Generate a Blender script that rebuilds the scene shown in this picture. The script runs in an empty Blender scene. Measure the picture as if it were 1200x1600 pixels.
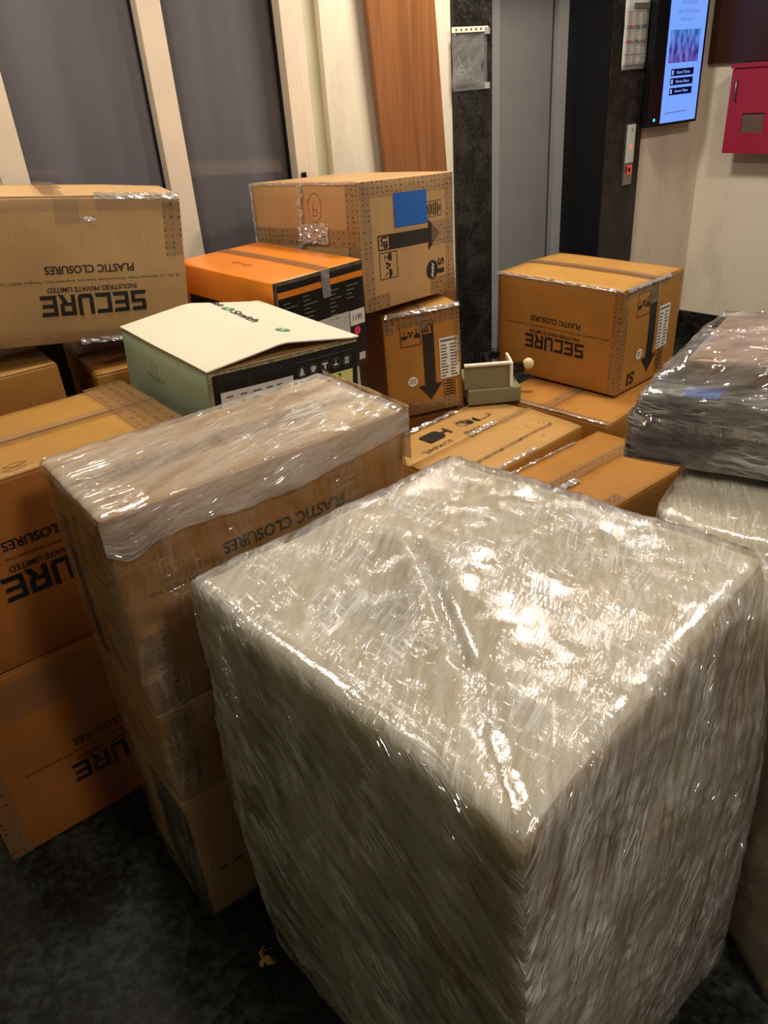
import bpy, bmesh, math, random
from math import radians as rad, sin, cos, pi, sqrt, exp
from mathutils import Vector, Matrix, Euler, noise

sc = bpy.context.scene
COL = sc.collection

# ------------------------------------------------------------------ camera
cam_d = bpy.data.cameras.new('camera')
cam = bpy.data.objects.new('camera', cam_d); COL.objects.link(cam)
sc.camera = cam
cam_d.sensor_fit = 'VERTICAL'; cam_d.sensor_height = 24.0
cam_d.lens = 24.0 * 1200.0 / 1600.0          # 1200 px focal length on a 1600 px high frame
cam_d.clip_start = 0.01
R = Matrix(((0.996927484, 0.0783300166, 0.0),
            (-0.0387724555, 0.493467615, -0.868899539),
            (-0.0680609153, 0.866229832, 0.494988475)))
cam.matrix_world = Matrix.Translation((0, 0, 1.55)) @ R.to_4x4()

# ------------------------------------------------------------------ world, lights, exposure
world = bpy.data.worlds.new('world'); sc.world = world; world.use_nodes = True
world.node_tree.nodes['Background'].inputs[0].default_value = (1.0, 0.93, 0.84, 1)
world.node_tree.nodes['Background'].inputs[1].default_value = 0.11

def area(name, loc, size, power, col, target=None, sy=None):
    l = bpy.data.lights.new(name, 'AREA'); l.energy = power; l.color = col
    l.shape = 'RECTANGLE'; l.size = size; l.size_y = sy or size
    o = bpy.data.objects.new(name, l); COL.objects.link(o); o.location = loc
    if target is not None:
        o.rotation_euler = (Vector(target) - Vector(loc)).to_track_quat('-Z', 'Y').to_euler()
    return o
WARM = (1.0, 0.91, 0.79)
area('lobby_downlight_or_fill', (0.60, 3.20, 2.66), 0.30, 34, WARM)
area('lobby_downlight_or_fill', (1.75, 2.15, 2.66), 0.30, 36, WARM)
area('lobby_downlight_or_fill', (0.95, -0.20, 2.66), 0.30, 30, WARM)  # fill light added behind the camera to brighten the near sides
area('lobby_downlight_or_fill', (-0.70, 1.95, 2.66), 0.30, 20, WARM)
area('unseen_green_light', (-2.3, 0.1, 1.75), 0.12, 1.6, (0.55, 1.0, 0.75), (0, 1, 0.8))  # unseen greenish light added at the left for green glints on the film

sc.view_settings.view_transform = 'Standard'
sc.view_settings.look = 'None'
sc.view_settings.exposure = 0.0
sc.view_settings.gamma = 1.0
sc.view_settings.use_curve_mapping = False

# ------------------------------------------------------------------ helpers: colour and materials
def lin(r, g, b, a=1.0):
    f = lambda c: (c/255/12.92) if c/255 <= 0.04045 else ((c/255+0.055)/1.055)**2.4
    return (f(r), f(g), f(b), a)

def new_mat(name):
    m = bpy.data.materials.new(name); m.use_nodes = True
    nt = m.node_tree; nt.nodes.clear()
    out = nt.nodes.new('ShaderNodeOutputMaterial')
    return m, nt, out

def N(nt, typ, **kw):
    n = nt.nodes.new(typ)
    for k, v in kw.items():
        if k.startswith('_'): setattr(n, k[1:], v)
        else: n.inputs[k.replace('__', ' ')].default_value = v
    return n

def lk(nt, a, b): nt.links.new(a, b)

def ramp(nt, fac, stops):
    r = nt.nodes.new('ShaderNodeValToRGB')
    e = r.color_ramp.elements
    while len(e) < len(stops): e.new(0.5)
    for i, (p, c) in enumerate(stops): e[i].position = p; e[i].color = c
    lk(nt, fac, r.inputs[0]); return r

def plain(name, col, rough=0.5, metal=0.0, noise_amt=0.08, nscale=8.0, bump=0.0, bscale=60, spec=0.5):
    m, nt, out = new_mat(name)
    p = N(nt, 'ShaderNodeBsdfPrincipled'); p.inputs['Roughness'].default_value = rough
    p.inputs['Metallic'].default_value = metal; p.inputs['Specular IOR Level'].default_value = spec
    tc = N(nt, 'ShaderNodeTexCoord')
    no = N(nt, 'ShaderNodeTexNoise', Scale=nscale, Detail=4.0)
    lk(nt, tc.outputs['Object'], no.inputs['Vector'])
    d = tuple(c*(1-noise_amt) for c in col[:3])+(1,); b = tuple(min(1, c*(1+noise_amt)) for c in col[:3])+(1,)
    r = ramp(nt, no.outputs['Fac'], [(0.35, d), (0.65, b)])
    lk(nt, r.outputs[0], p.inputs['Base Color'])
    if bump:
        n2 = N(nt, 'ShaderNodeTexNoise', Scale=bscale, Detail=3.0)
        lk(nt, tc.outputs['Object'], n2.inputs['Vector'])
        bp = N(nt, 'ShaderNodeBump', Strength=bump, Distance=0.004)
        lk(nt, n2.outputs['Fac'], bp.inputs['Height']); lk(nt, bp.outputs[0], p.inputs['Normal'])
    lk(nt, p.outputs[0], out.inputs[0]); return m

def emit(name, col, s):
    m, nt, out = new_mat(name)
    e = N(nt, 'ShaderNodeEmission', Strength=s); e.inputs['Color'].default_value = col
    lk(nt, e.outputs[0], out.inputs[0]); return m

def cardboard(name, col, rough=0.5, var=0.12, worn=0.0):
    """kraft board: faint flutes, blotches, slightly waxy surface; UVs are metres"""
    m, nt, out = new_mat(name)
    p = N(nt, 'ShaderNodeBsdfPrincipled', Roughness=rough)
    p.inputs['Specular IOR Level'].default_value = 0.35
    tc = N(nt, 'ShaderNodeTexCoord')
    n1 = N(nt, 'ShaderNodeTexNoise', Scale=5.0, Detail=6.0, Roughness=0.6); lk(nt, tc.outputs['Object'], n1.inputs['Vector'])
    c0 = tuple(c*(1-var) for c in col[:3])+(1,); c1 = tuple(min(1, c*(1+var)) for c in col[:3])+(1,)
    r = ramp(nt, n1.outputs['Fac'], [(0.3, c0), (0.7, c1)])
    mp = N(nt, 'ShaderNodeMapping'); mp.inputs['Scale'].default_value = (260, 6, 1)
    lk(nt, tc.outputs['UV'], mp.inputs['Vector'])
    n2 = N(nt, 'ShaderNodeTexNoise', Scale=1.0, Detail=2.0); lk(nt, mp.outputs[0], n2.inputs['Vector'])
    mx = N(nt, 'ShaderNodeMix', _data_type='RGBA', _blend_type='MULTIPLY'); mx.inputs[0].default_value = 0.25
    r2 = ramp(nt, n2.outputs['Fac'], [(0.3, (0.72, 0.72, 0.72, 1)), (0.7, (1.1, 1.1, 1.1, 1))])
    lk(nt, r.outputs[0], mx.inputs[6]); lk(nt, r2.outputs[0], mx.inputs[7])
    last = mx.outputs[2]
    if worn:
        n3 = N(nt, 'ShaderNodeTexNoise', Scale=14.0, Detail=8.0, Roughness=0.75); lk(nt, tc.outputs['Object'], n3.inputs['Vector'])
        r3 = ramp(nt, n3.outputs['Fac'], [(0.60, (0, 0, 0, 1)), (0.72, (1, 1, 1, 1))])
        m2 = N(nt, 'ShaderNodeMix', _data_type='RGBA')
        mu = N(nt, 'ShaderNodeMath', _operation='MULTIPLY'); mu.inputs[1].default_value = worn
        lk(nt, r3.outputs[0], mu.inputs[0]); lk(nt, mu.outputs[0], m2.inputs[0])
        lk(nt, last, m2.inputs[6]); m2.inputs[7].default_value = lin(120, 105, 85)
        last = m2.outputs[2]
    lk(nt, last, p.inputs['Base Color'])
    bp = N(nt, 'ShaderNodeBump', Strength=0.12, Distance=0.001); lk(nt, n2.outputs['Fac'], bp.inputs['Height'])
    lk(nt, bp.outputs[0], p.inputs['Normal'])
    lk(nt, p.outputs[0], out.inputs[0]); return m

def film(name, ang=0.0, veil=(0.05, 0.35), tint=(0.80, 0.78, 0.70), gloss=0.22, rough=0.13, scale=(14, 150), bump=0.8, cross=1.9, dist=0.0022, lamt=0.35, wave=0.3, lineh=0.35, nz=1.0, linew=0.022):
    """clear stretch film: stretched creases in two directions, milky where layers pile up; UVs are metres"""
    m, nt, out = new_mat(name)
    tc = N(nt, 'ShaderNodeTexCoord')
    facs = []
    for k, (a, sc_, wv) in enumerate(((ang, scale, 1), (ang+cross, (scale[0]*1.5, scale[1]*0.7), 1), (ang+0.35, (4, 34), 1))):
        # warp the coordinates a little so that creases bow
        nw = N(nt, 'ShaderNodeTexNoise', Scale=4.0+k, Detail=2.0); lk(nt, tc.outputs['UV'], nw.inputs['Vector'])
        vs = N(nt, 'ShaderNodeVectorMath', _operation='SCALE'); vs.inputs['Scale'].default_value = 0.05
        lk(nt, nw.outputs['Color'], vs.inputs[0])
        va = N(nt, 'ShaderNodeVectorMath', _operation='ADD'); lk(nt, tc.outputs['UV'], va.inputs[0]); lk(nt, vs.outputs[0], va.inputs[1])
        r0 = N(nt, 'ShaderNodeMapping'); r0.inputs['Rotation'].default_value = (0, 0, -a)
        lk(nt, va.outputs[0], r0.inputs['Vector'])
        mp = N(nt, 'ShaderNodeMapping'); mp.inputs['Scale'].default_value = (sc_[0], sc_[1], 1)
        mp.inputs['Location'].default_value = (k*13.7, k*5.1, 0)
        lk(nt, r0.outputs[0], mp.inputs['Vector'])
        n = N(nt, 'ShaderNodeTexNoise', Scale=1.0, Detail=3.0, Roughness=0.6); lk(nt, mp.outputs[0], n.inputs['Vector'])
        facs.append(n.outputs['Fac'])
    def mth(op, a, b):
        x = N(nt, 'ShaderNodeMath', _operation=op)
        for i, v in enumerate((a, b)):
            if isinstance(v, (int, float)): x.inputs[i].default_value = v
            else: lk(nt, v, x.inputs[i])
        return x.outputs[0]
    h = mth('ADD', mth('ADD', mth('MULTIPLY', facs[0], 0.40*nz), mth('MULTIPLY', facs[1], 0.26*nz)), mth('MULTIPLY', facs[2], wave))
    # long thin creases: where the noise crosses its middle value
    wl = []
    for a, sc_ in ((ang, (2.2, 42)), (ang+0.22, (3.0, 70)), (ang+cross, (5, 60))):
        r0 = N(nt, 'ShaderNodeMapping'); r0.inputs['Rotation'].default_value = (0, 0, -a); lk(nt, va.outputs[0], r0.inputs['Vector'])
        mp = N(nt, 'ShaderNodeMapping'); mp.inputs['Scale'].default_value = (sc_[0], sc_[1], 1); mp.inputs['Location'].default_value = (sc_[1]*.37, sc_[0]*1.3, 0)
        lk(nt, r0.outputs[0], mp.inputs['Vector'])
        n = N(nt, 'ShaderNodeTexNoise', Scale=1.0, Detail=1.0); lk(nt, mp.outputs[0], n.inputs['Vector'])
        ab = mth('ABSOLUTE', mth('SUBTRACT', n.outputs['Fac'], 0.5), 0)
        q = N(nt, 'ShaderNodeMapRange'); lk(nt, ab, q.inputs[0])
        for i, val in ((1, 0.0), (2, linew), (3, 1.0), (4, 0.0)): q.inputs[i].default_value = val
        # keep only stretches of each crease
        pn = N(nt, 'ShaderNodeTexNoise', Scale=9.0, Detail=2.0); lk(nt, va.outputs[0], pn.inputs['Vector'])
        pq = N(nt, 'ShaderNodeMapRange'); lk(nt, pn.outputs['Fac'], pq.inputs[0])
        for i, val in ((1, 0.47), (2, 0.60), (3, 0.0), (4, 1.0)): pq.inputs[i].default_value = val
        wl.append(mth('MULTIPLY', q.outputs[0], pq.outputs[0]))
    lines = mth('MAXIMUM', mth('MAXIMUM', wl[0], wl[1]), wl[2])
    h = mth('ADD', h, mth('MULTIPLY', lines, lineh))
    bp = N(nt, 'ShaderNodeBump', Strength=bump, Distance=dist); lk(nt, h, bp.inputs['Height'])
    big = N(nt, 'ShaderNodeTexNoise', Scale=5.0, Detail=3.0); lk(nt, tc.outputs['Object'], big.inputs['Vector'])
    v = mth('ADD', mth('MULTIPLY', facs[2], 0.45), mth('ADD', mth('MULTIPLY', big.outputs['Fac'], 0.3), mth('MULTIPLY', facs[0], 0.25)))
    mr = N(nt, 'ShaderNodeMapRange'); lk(nt, v, mr.inputs[0])
    for i, val in ((1, 0.40), (2, 0.62), (3, veil[0]), (4, veil[1])): mr.inputs[i].default_value = val
    tr = N(nt, 'ShaderNodeBsdfTransparent'); tr.inputs[0].default_value = (0.97, 0.97, 0.96, 1)
    df = N(nt, 'ShaderNodeBsdfDiffuse'); df.inputs[0].default_value = tint+(1,)
    lk(nt, bp.outputs[0], df.inputs['Normal'])
    vf = mth('MINIMUM', mth('ADD', mr.outputs[0], mth('MULTIPLY', lines, lamt)), 0.9)
    mx = N(nt, 'ShaderNodeMixShader'); lk(nt, vf, mx.inputs[0]); lk(nt, tr.outputs[0], mx.inputs[1]); lk(nt, df.outputs[0], mx.inputs[2])
    gl = N(nt, 'ShaderNodeBsdfAnisotropic', Roughness=rough); gl.inputs[0].default_value = (1, 1, 1, 1)
    lk(nt, bp.outputs[0], gl.inputs['Normal'])
    fr = N(nt, 'ShaderNodeFresnel', IOR=1.35)
    g = mth('ADD', mth('MULTIPLY', fr.outputs[0], 0.55), gloss*0.5)
    mx2 = N(nt, 'ShaderNodeMixShader'); lk(nt, g, mx2.inputs[0]); lk(nt, mx.outputs[0], mx2.inputs[1]); lk(nt, gl.outputs[0], mx2.inputs[2])
    lk(nt, mx2.outputs[0], out.inputs[0]); return m

def tape_mat(name, col=(0.33, 0.20, 0.10), opac=0.35, dots=True, rough=0.14, gloss=0.07):
    m, nt, out = new_mat(name)
    tc = N(nt, 'ShaderNodeTexCoord')
    df = N(nt, 'ShaderNodeBsdfDiffuse'); df.inputs[0].default_value = col+(1,)
    tr = N(nt, 'ShaderNodeBsdfTransparent')
    mx = N(nt, 'ShaderNodeMixShader')
    if dots:
        mp = N(nt, 'ShaderNodeMapping'); mp.inputs['Scale'].default_value = (44, 62, 1)
        lk(nt, tc.outputs['UV'], mp.inputs['Vector'])
        vo = N(nt, 'ShaderNodeTexVoronoi', Scale=1.0, Randomness=0.22); lk(nt, mp.outputs[0], vo.inputs['Vector'])
        r = ramp(nt, vo.outputs['Distance'], [(0.17, (1, 1, 1, 1)), (0.24, (0, 0, 0, 1))])
        a = N(nt, 'ShaderNodeMath', _operation='MULTIPLY_ADD'); a.inputs[1].default_value = 0.40; a.inputs[2].default_value = opac
        lk(nt, r.outputs[0], a.inputs[0]); lk(nt, a.outputs[0], mx.inputs[0])
        cm = N(nt, 'ShaderNodeMix', _data_type='RGBA'); cm.inputs[6].default_value = col+(1,); cm.inputs[7].default_value = (0.09, 0.045, 0.02, 1)
        lk(nt, r.outputs[0], cm.inputs[0]); lk(nt, cm.outputs[2], df.inputs[0])
    else: mx.inputs[0].default_value = opac
    lk(nt, tr.outputs[0], mx.inputs[1]); lk(nt, df.outputs[0], mx.inputs[2])
    no = N(nt, 'ShaderNodeTexNoise', Scale=38.0, Detail=4.0); lk(nt, tc.outputs['Object'], no.inputs['Vector'])
    bp = N(nt, 'ShaderNodeBump', Strength=0.7, Distance=0.004); lk(nt, no.outputs['Fac'], bp.inputs['Height'])
    gl = N(nt, 'ShaderNodeBsdfAnisotropic', Roughness=rough); lk(nt, bp.outputs[0], gl.inputs['Normal'])
    gl.inputs[0].default_value = (1, 1, 1, 1)
    m2 = N(nt, 'ShaderNodeMixShader'); m2.inputs[0].default_value = gloss
    lk(nt, mx.outputs[0], m2.inputs[1]); lk(nt, gl.outputs[0], m2.inputs[2])
    lk(nt, m2.outputs[0], out.inputs[0]); return m

M = {}
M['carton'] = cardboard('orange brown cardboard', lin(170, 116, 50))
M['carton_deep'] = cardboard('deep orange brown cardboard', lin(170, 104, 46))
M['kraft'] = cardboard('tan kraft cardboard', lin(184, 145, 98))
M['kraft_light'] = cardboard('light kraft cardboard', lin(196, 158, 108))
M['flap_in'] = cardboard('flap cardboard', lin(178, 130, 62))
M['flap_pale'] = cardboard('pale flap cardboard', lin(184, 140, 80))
M['ink'] = plain('black printing ink', (0.012, 0.010, 0.009, 1), 0.45)
M['ink_soft'] = plain('worn brown black ink', (0.05, 0.03, 0.018, 1), 0.55)
M['ink_faint'] = plain('faint red pen', lin(140, 84, 50), 0.6)
M['paper'] = plain('white label paper', lin(222, 216, 205), 0.5, noise_amt=0.03)
M['paper_dull'] = plain('dull label paper', lin(190, 186, 180), 0.5, noise_amt=0.06)
M['print_grey'] = plain('grey label print', lin(96, 92, 92), 0.6)
M['blue'] = plain('blue sticker', lin(12, 92, 180), 0.35, noise_amt=0.05)
M['tape'] = tape_mat('printed clear packing tape')
M['tape_clear'] = tape_mat('clear packing tape', (0.36, 0.25, 0.16), 0.16, False, gloss=0.10)
M['tape_shiny'] = tape_mat('crumpled shiny tape', (0.62, 0.6, 0.62), 0.40, False, 0.16, 0.40)
M['tape_brown'] = tape_mat('brown packing tape', (0.20, 0.12, 0.07), 0.55, False, 0.2, 0.06)
M['orange'] = plain('glossy orange board', lin(226, 130, 38), 0.28, noise_amt=0.05)
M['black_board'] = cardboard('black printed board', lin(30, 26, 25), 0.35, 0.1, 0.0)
M['black_worn'] = cardboard('worn black printed board', lin(34, 31, 29), 0.4, 0.15, 0.6)
M['cream'] = plain('cream coated board', lin(226, 219, 196), 0.4, noise_amt=0.03, nscale=5)
M['mint'] = plain('pale green coated board', lin(182, 204, 176), 0.4, noise_amt=0.04, nscale=5)
M['leaf'] = plain('green logo ink', lin(30, 130, 78), 0.5)
M['white_ink'] = plain('white print', lin(200, 198, 194), 0.5)
M['ghost_ink'] = plain('dim grey print', lin(110, 104, 98), 0.5)
M['pink'] = plain('pink dot sticker', lin(224, 62, 112), 0.4)
M['yellow'] = plain('pale yellow energy sticker', lin(214, 214, 130), 0.4)
M['olive_ink'] = plain('olive print', lin(92, 96, 40), 0.5)
M['steel'] = plain('brushed steel', lin(150, 146, 140), 0.35, 0.9)
M['black_plastic'] = plain('black plastic', (0.006, 0.006, 0.007, 1), 0.3, spec=0.3)
M['nylon'] = plain('cream nylon wheel', lin(225, 205, 160), 0.4)
M['white_board'] = plain('white laminated board', lin(228, 218, 196), 0.45)
M['olive_board'] = plain('dusty grey green board', lin(120, 115, 82), 0.6)

# ------------------------------------------------------------------ helpers: objects
def mesh_obj(name, bm, mats, parent=None):
    me = bpy.data.meshes.new(name); bm.to_mesh(me); bm.free()
    for m in (mats if isinstance(mats, (list, tuple)) else [mats]): me.materials.append(m)
    o = bpy.data.objects.new(name, me); COL.objects.link(o)
    if parent is not None: o.parent = parent
    return o

def thing(name, label, cat, loc=(0, 0, 0), rot=(0, 0, 0), group=None):
    o = bpy.data.objects.new(name, None); COL.objects.link(o); o.empty_display_size = 0.1
    o.location = loc; o.rotation_euler = rot; o['label'] = label; o['category'] = cat
    if group: o['group'] = group
    return o

def tag(o, label, cat, group=None):
    o['label'] = label; o['category'] = cat
    if group: o['group'] = group
    return o

def smooth(o, on=True):
    for p in o.data.polygons: p.use_smooth = on
    return o

def add_box(bm, lo, hi, bev=0.0, mat=0, xf=None):
    vs = [bm.verts.new((x, y, z)) for x in (lo[0], hi[0]) for y in (lo[1], hi[1]) for z in (lo[2], hi[2])]
    q = [(0, 1, 3, 2), (4, 6, 7, 5), (0, 4, 5, 1), (2, 3, 7, 6), (0, 2, 6, 4), (1, 5, 7, 3)]
    fs = [bm.faces.new([vs[i] for i in f]) for f in q]
    for f in fs: f.material_index = mat
    if bev:
        es = list({e for f in fs for e in f.edges})
        r = bmesh.ops.bevel(bm, geom=es, offset=bev, segments=2, affect='EDGES', profile=0.7)
        vs = list({v for f in r['faces'] for v in f.verts} | {v for v in vs if v.is_valid})
        for f in r['faces']: f.material_index = mat
    if xf: 
        for v in vs:
            if v.is_valid: v.co = xf(v.co)
    return vs

def add_tube(bm, pts, r, seg=8, cap=True):
    rings = []
    for i, p in enumerate(pts):
        p = Vector(p)
        t = (Vector(pts[min(i+1, len(pts)-1)]) - Vector(pts[max(i-1, 0)])).normalized()
        a = t.orthogonal().normalized() if i == 0 else (rings_a - t*rings_a.dot(t)).normalized()
        rings_a = a; b = t.cross(a)
        rings.append([bm.verts.new(p + (a*cos(2*pi*k/seg) + b*sin(2*pi*k/seg))*r) for k in range(seg)])
    for i in range(len(rings)-1):
        for k in range(seg):
            bm.faces.new((rings[i][k], rings[i][(k+1) % seg], rings[i+1][(k+1) % seg], rings[i+1][k]))
    if cap: bm.faces.new(rings[0][::-1]); bm.faces.new(rings[-1])

def spacing(half, r, n):
    inner = half - r
    l = [-half, -half+r*0.35, -inner]
    l += [-inner + 2*inner*(i/n) for i in range(1, n)]
    l += [inner, half-r*0.35, half]
    return l

def soft_box(w, d, h, r=0.004, n=10, deform=None, off=0.0, facemat=None):
    """rounded box standing on z=0, every face a grid with its own metre UVs, then deformed"""
    bm = bmesh.new(); uvl = bm.loops.layers.uv.new('UVMap')
    hw, hd, hh = w/2+off, d/2+off, h/2+off
    r = r+off*0.6
    sx, sy, sz = spacing(hw, r, n), spacing(hd, r, n), spacing(hh, r, n)
    faces = (('r', 0, 1, sy, sz), ('l', 0, -1, sy, sz), ('b', 1, 1, sx, sz), ('f', 1, -1, sx, sz), ('t', 2, 1, sx, sy), ('u', 2, -1, sx, sy))
    cache = {}
    for nm, ax, sg, A, B in faces:
        full = (hw, hd, hh)[ax]*sg
        flip = (ax == 1) != (sg < 0)
        def V(a, b):
            p = [0, 0, 0]; oth = [i for i in range(3) if i != ax]
            p[ax] = full; p[oth[0]] = a; p[oth[1]] = b
            key = tuple(round(c, 6) for c in p)
            if key in cache: return cache[key]
            P = Vector(p)
            core = Vector((max(-(hw-r), min(hw-r, p[0])), max(-(hd-r), min(hd-r, p[1])), max(-(hh-r), min(hh-r, p[2]))))
            dd = P-core
            if dd.length > 1e-9: P = core+dd.normalized()*r
            P = Vector((P.x, P.y, P.z+h/2))
            if deform: P = deform(P)
            v = bm.verts.new(P); cache[key] = v; return v
        for i in range(len(A)-1):
            for j in range(len(B)-1):
                q = [(A[i], B[j]), (A[i+1], B[j]), (A[i+1], B[j+1]), (A[i], B[j+1])]
                if flip: q = q[::-1]
                vs = [V(*t) for t in q]
                if len(set(vs)) < 4: continue
                f = bm.faces.new(vs); f.smooth = True
                if facemat: f.material_index = facemat.get(nm, 0)
                for lp, t in zip(f.loops, q):
                    u = t[0]; 
                    if nm in 'bl': u = -u
                    lp[uvl].uv = (u, t[1])
    bm.normal_update()
    return bm

class Box:
    """a carton-like thing: local frame stands on z=0, centred in x and y"""
    def __init__(s, name, label, cat, loc, rot, w, d, h, group=None, bulge=0.003, seed=0, amp=0.002):
        s.root = thing(name, label, cat, loc, rot, group)
        s.w, s.d, s.h, s.bulge, s.seed, s.amp = w, d, h, bulge, seed, amp
    def deform(s, p):
        a, b, c = p.x/(s.w/2), p.y/(s.d/2), (p.z-s.h/2)/(s.h/2)
        a2, b2, c2 = [1-min(1, t*t) for t in (a, b, c)]
        k = s.bulge
        nv = noise.noise_vector(Vector((p.x*4+s.seed*7.3, p.y*4, p.z*4)))*s.amp
        low = max(0.0, min(1.0, p.z/0.03))          # the underside stays flat
        return Vector((p.x+k*a*b2*c2+nv.x, p.y+k*b*a2*c2+nv.y, p.z+(k*c*a2*b2 if c > 0 else 0)+nv.z*low))
    def raw(s, face, u, v, off=0.0):
        if face == 'f': return Vector((u, -s.d/2-off, s.h/2+v))
        if face == 'b': return Vector((-u, s.d/2+off, s.h/2+v))
        if face == 'r': return Vector((s.w/2+off, u, s.h/2+v))
        if face == 'l': return Vector((-s.w/2-off, -u, s.h/2+v))
        return Vector((u, v, s.h+off))
    def P(s, face, u, v, off=0.0): return s.deform(s.raw(face, u, v, off))

# text outlines -------------------------------------------------------------
_tc = {}
def text_polys(txt, bold=0.0, shear=0.0):
    key = (txt, bold, shear)
    if key in _tc: return _tc[key]
    cu = bpy.data.curves.new('tmp', 'FONT'); cu.body = txt; cu.size = 1; cu.offset = bold; cu.shear = shear
    cu.resolution_u = 3; cu.fill_mode = 'FRONT'
    o = bpy.data.objects.new('tmp', cu); COL.objects.link(o)
    dg = bpy.context.evaluated_depsgraph_get(); dg.update()
    me = bpy.data.meshes.new_from_object(o.evaluated_get(dg))
    polys = [[(me.vertices[i].co.x, me.vertices[i].co.y) for i in p.vertices] for p in me.polygons]
    bpy.data.objects.remove(o); bpy.data.curves.remove(cu); bpy.data.meshes.remove(me)
    xs = [c[0] for p in polys for c in p]; ys = [c[1] for p in polys for c in p]
    x0, x1, y0, y1 = min(xs), max(xs), min(ys), max(ys)
    out = ([[((x-x0)/(x1-x0)-0.5, (y-y0)/(y1-y0)-0.5) for x, y in p] for p in polys], (x1-x0)/(y1-y0))
    _tc[key] = out; return out

G_SEC = {  # squarish slanted-bar capitals in a unit cell
 'S': [[(0, 1), (1, 1), (0.94, .8), (.0, .8)], [(0, .8), (.26, .8), (.26, .6), (0, .6)], [(0, .6), (1, .6), (1, .42), (.06, .42)], [(.74, .42), (1, .42), (1, .2), (.74, .2)], [(-.06, .0), (1, 0), (1, .2), (0, .2)]],
 'E': [[(0, 1), (1.06, 1), (.98, .8), (0, .8)], [(0, .8), (.24, .8), (.24, .2), (0, .2)], [(.24, .6), (.98, .6), (.92, .42), (.24, .42)], [(0, .2), (1.0, .2), (1.06, 0), (0, 0)]],
 'C': [[(0, 1), (1.04, 1), (.98, .8), (0, .8)], [(0, .8), (.26, .8), (.26, .2), (0, .2)], [(0, .2), (.98, .2), (1.04, 0), (0, 0)]],
 'U': [[(0, 1), (.26, 1), (.26, .2), (0, .2)], [(.76, 1.08), (1.02, 1), (1.02, .2), (.76, .2)], [(0, .2), (1.02, .2), (.9, 0), (.1, 0)]],
 'R': [[(0, 1), (1, 1), (1, .8), (0, .8)], [(0, .8), (.26, .8), (.26, 0), (0, 0)], [(.76, .8), (1, .8), (1, .5), (.76, .5)], [(.26, .55), (1, .5), (.9, .38), (.26, .38)], [(.5, .38), (.8, .38), (1.08, -.06), (.74, 0)]],
}

class Art:
    """flat printing: polygons in face metres, mapped onto a (bulging) face"""
    def __init__(s, org=(0, 0), rot=0.0, sc_=1.0): s.polys = []; s.set(org, rot, sc_)
    def set(s, org=(0, 0), rot=0.0, sc_=1.0):
        s.o = org; s.c, s.s_ = cos(rot)*sc_, sin(rot)*sc_; return s
    def t(s, x, y): return (s.o[0]+x*s.c-y*s.s_, s.o[1]+x*s.s_+y*s.c)
    def poly(s, pts): s.polys.append([s.t(*p) for p in pts]); return s
    def rect(s, x0, y0, x1, y1, cell=0.04):
        nx = max(1, int(math.ceil(abs(x1-x0)/cell))); ny = max(1, int(math.ceil(abs(y1-y0)/cell)))
        for i in range(nx):
            for j in range(ny):
                a, b = x0+(x1-x0)*i/nx, x0+(x1-x0)*(i+1)/nx; c, d = y0+(y1-y0)*j/ny, y0+(y1-y0)*(j+1)/ny
                s.poly([(a, c), (b, c), (b, d), (a, d)])
        return s
    def frame(s, x0, y0, x1, y1, t):
        s.rect(x0, y0, x1, y0+t); s.rect(x0, y1-t, x1, y1); s.rect(x0, y0+t, x0+t, y1-t); s.rect(x1-t, y0+t, x1, y1-t); return s
    def disc(s, x, y, r, ry=None, n=20, a0=0, a1=2*pi):
        ry = ry or r; s.poly([(x+r*cos(a0+(a1-a0)*i/n), y+ry*sin(a0+(a1-a0)*i/n)) for i in range(n + (0 if a1-a0 > 6.2 else 1))]); return s
    def ring(s, x, y, r, t, n=24, ry=None, a0=0, a1=2*pi):
        ry = ry or r
        for i in range(n):
            a, b = a0+(a1-a0)*i/n, a0+(a1-a0)*(i+1)/n
            s.poly([(x+r*cos(a), y+ry*sin(a)), (x+r*cos(b), y+ry*sin(b)), (x+(r-t)*cos(b), y+(ry-t)*sin(b)), (x+(r-t)*cos(a), y+(ry-t)*sin(a))])
        return s
    def line(s, pts, t):
        for (xa, ya), (xb, yb) in zip(pts, pts[1:]):
            L = sqrt((xb-xa)**2+(yb-ya)**2) or 1; nx, ny = -(yb-ya)/L*t/2, (xb-xa)/L*t/2
            s.poly([(xa+nx, ya+ny), (xb+nx, yb+ny), (xb-nx, yb-ny), (xa-nx, ya-ny)])
        return s
    def text(s, txt, x, y, w=None, h=None, bold=0.0, rot=0.0, shear=0.0):
        ps, asp = text_polys(txt, bold, shear)
        if w is None: w = h*asp
        if h is None: h = w/asp
        c, q = cos(rot), sin(rot)
        for p in ps: s.poly([(x+a*w*c-b*h*q, y+a*w*q+b*h*c) for a, b in p])
        return s
    def secure(s, x, y, w, h):
        cw = w/6
        for i, ch in enumerate('SECURE'):
            for p in G_SEC[ch]: s.poly([(x-w/2+cw*(i+0.06)+a*cw*0.84, y+(b-0.5)*h) for a, b in p])
        return s
    def build(s, fn, name, mat, parent, off=0.0012):
        bm = bmesh.new(); uvl = bm.loops.layers.uv.new('UVMap')
        for p in s.polys:
            try:
                f = bm.faces.new([bm.verts.new(fn(a, b, off)) for a, b in p])
                for lp, q in zip(f.loops, p): lp[uvl].uv = q
            except ValueError: pass
        return mesh_obj(name, bm, mat, parent)

def on(box, face): return lambda u, v, off: box.P(face, u, v, off)

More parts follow.
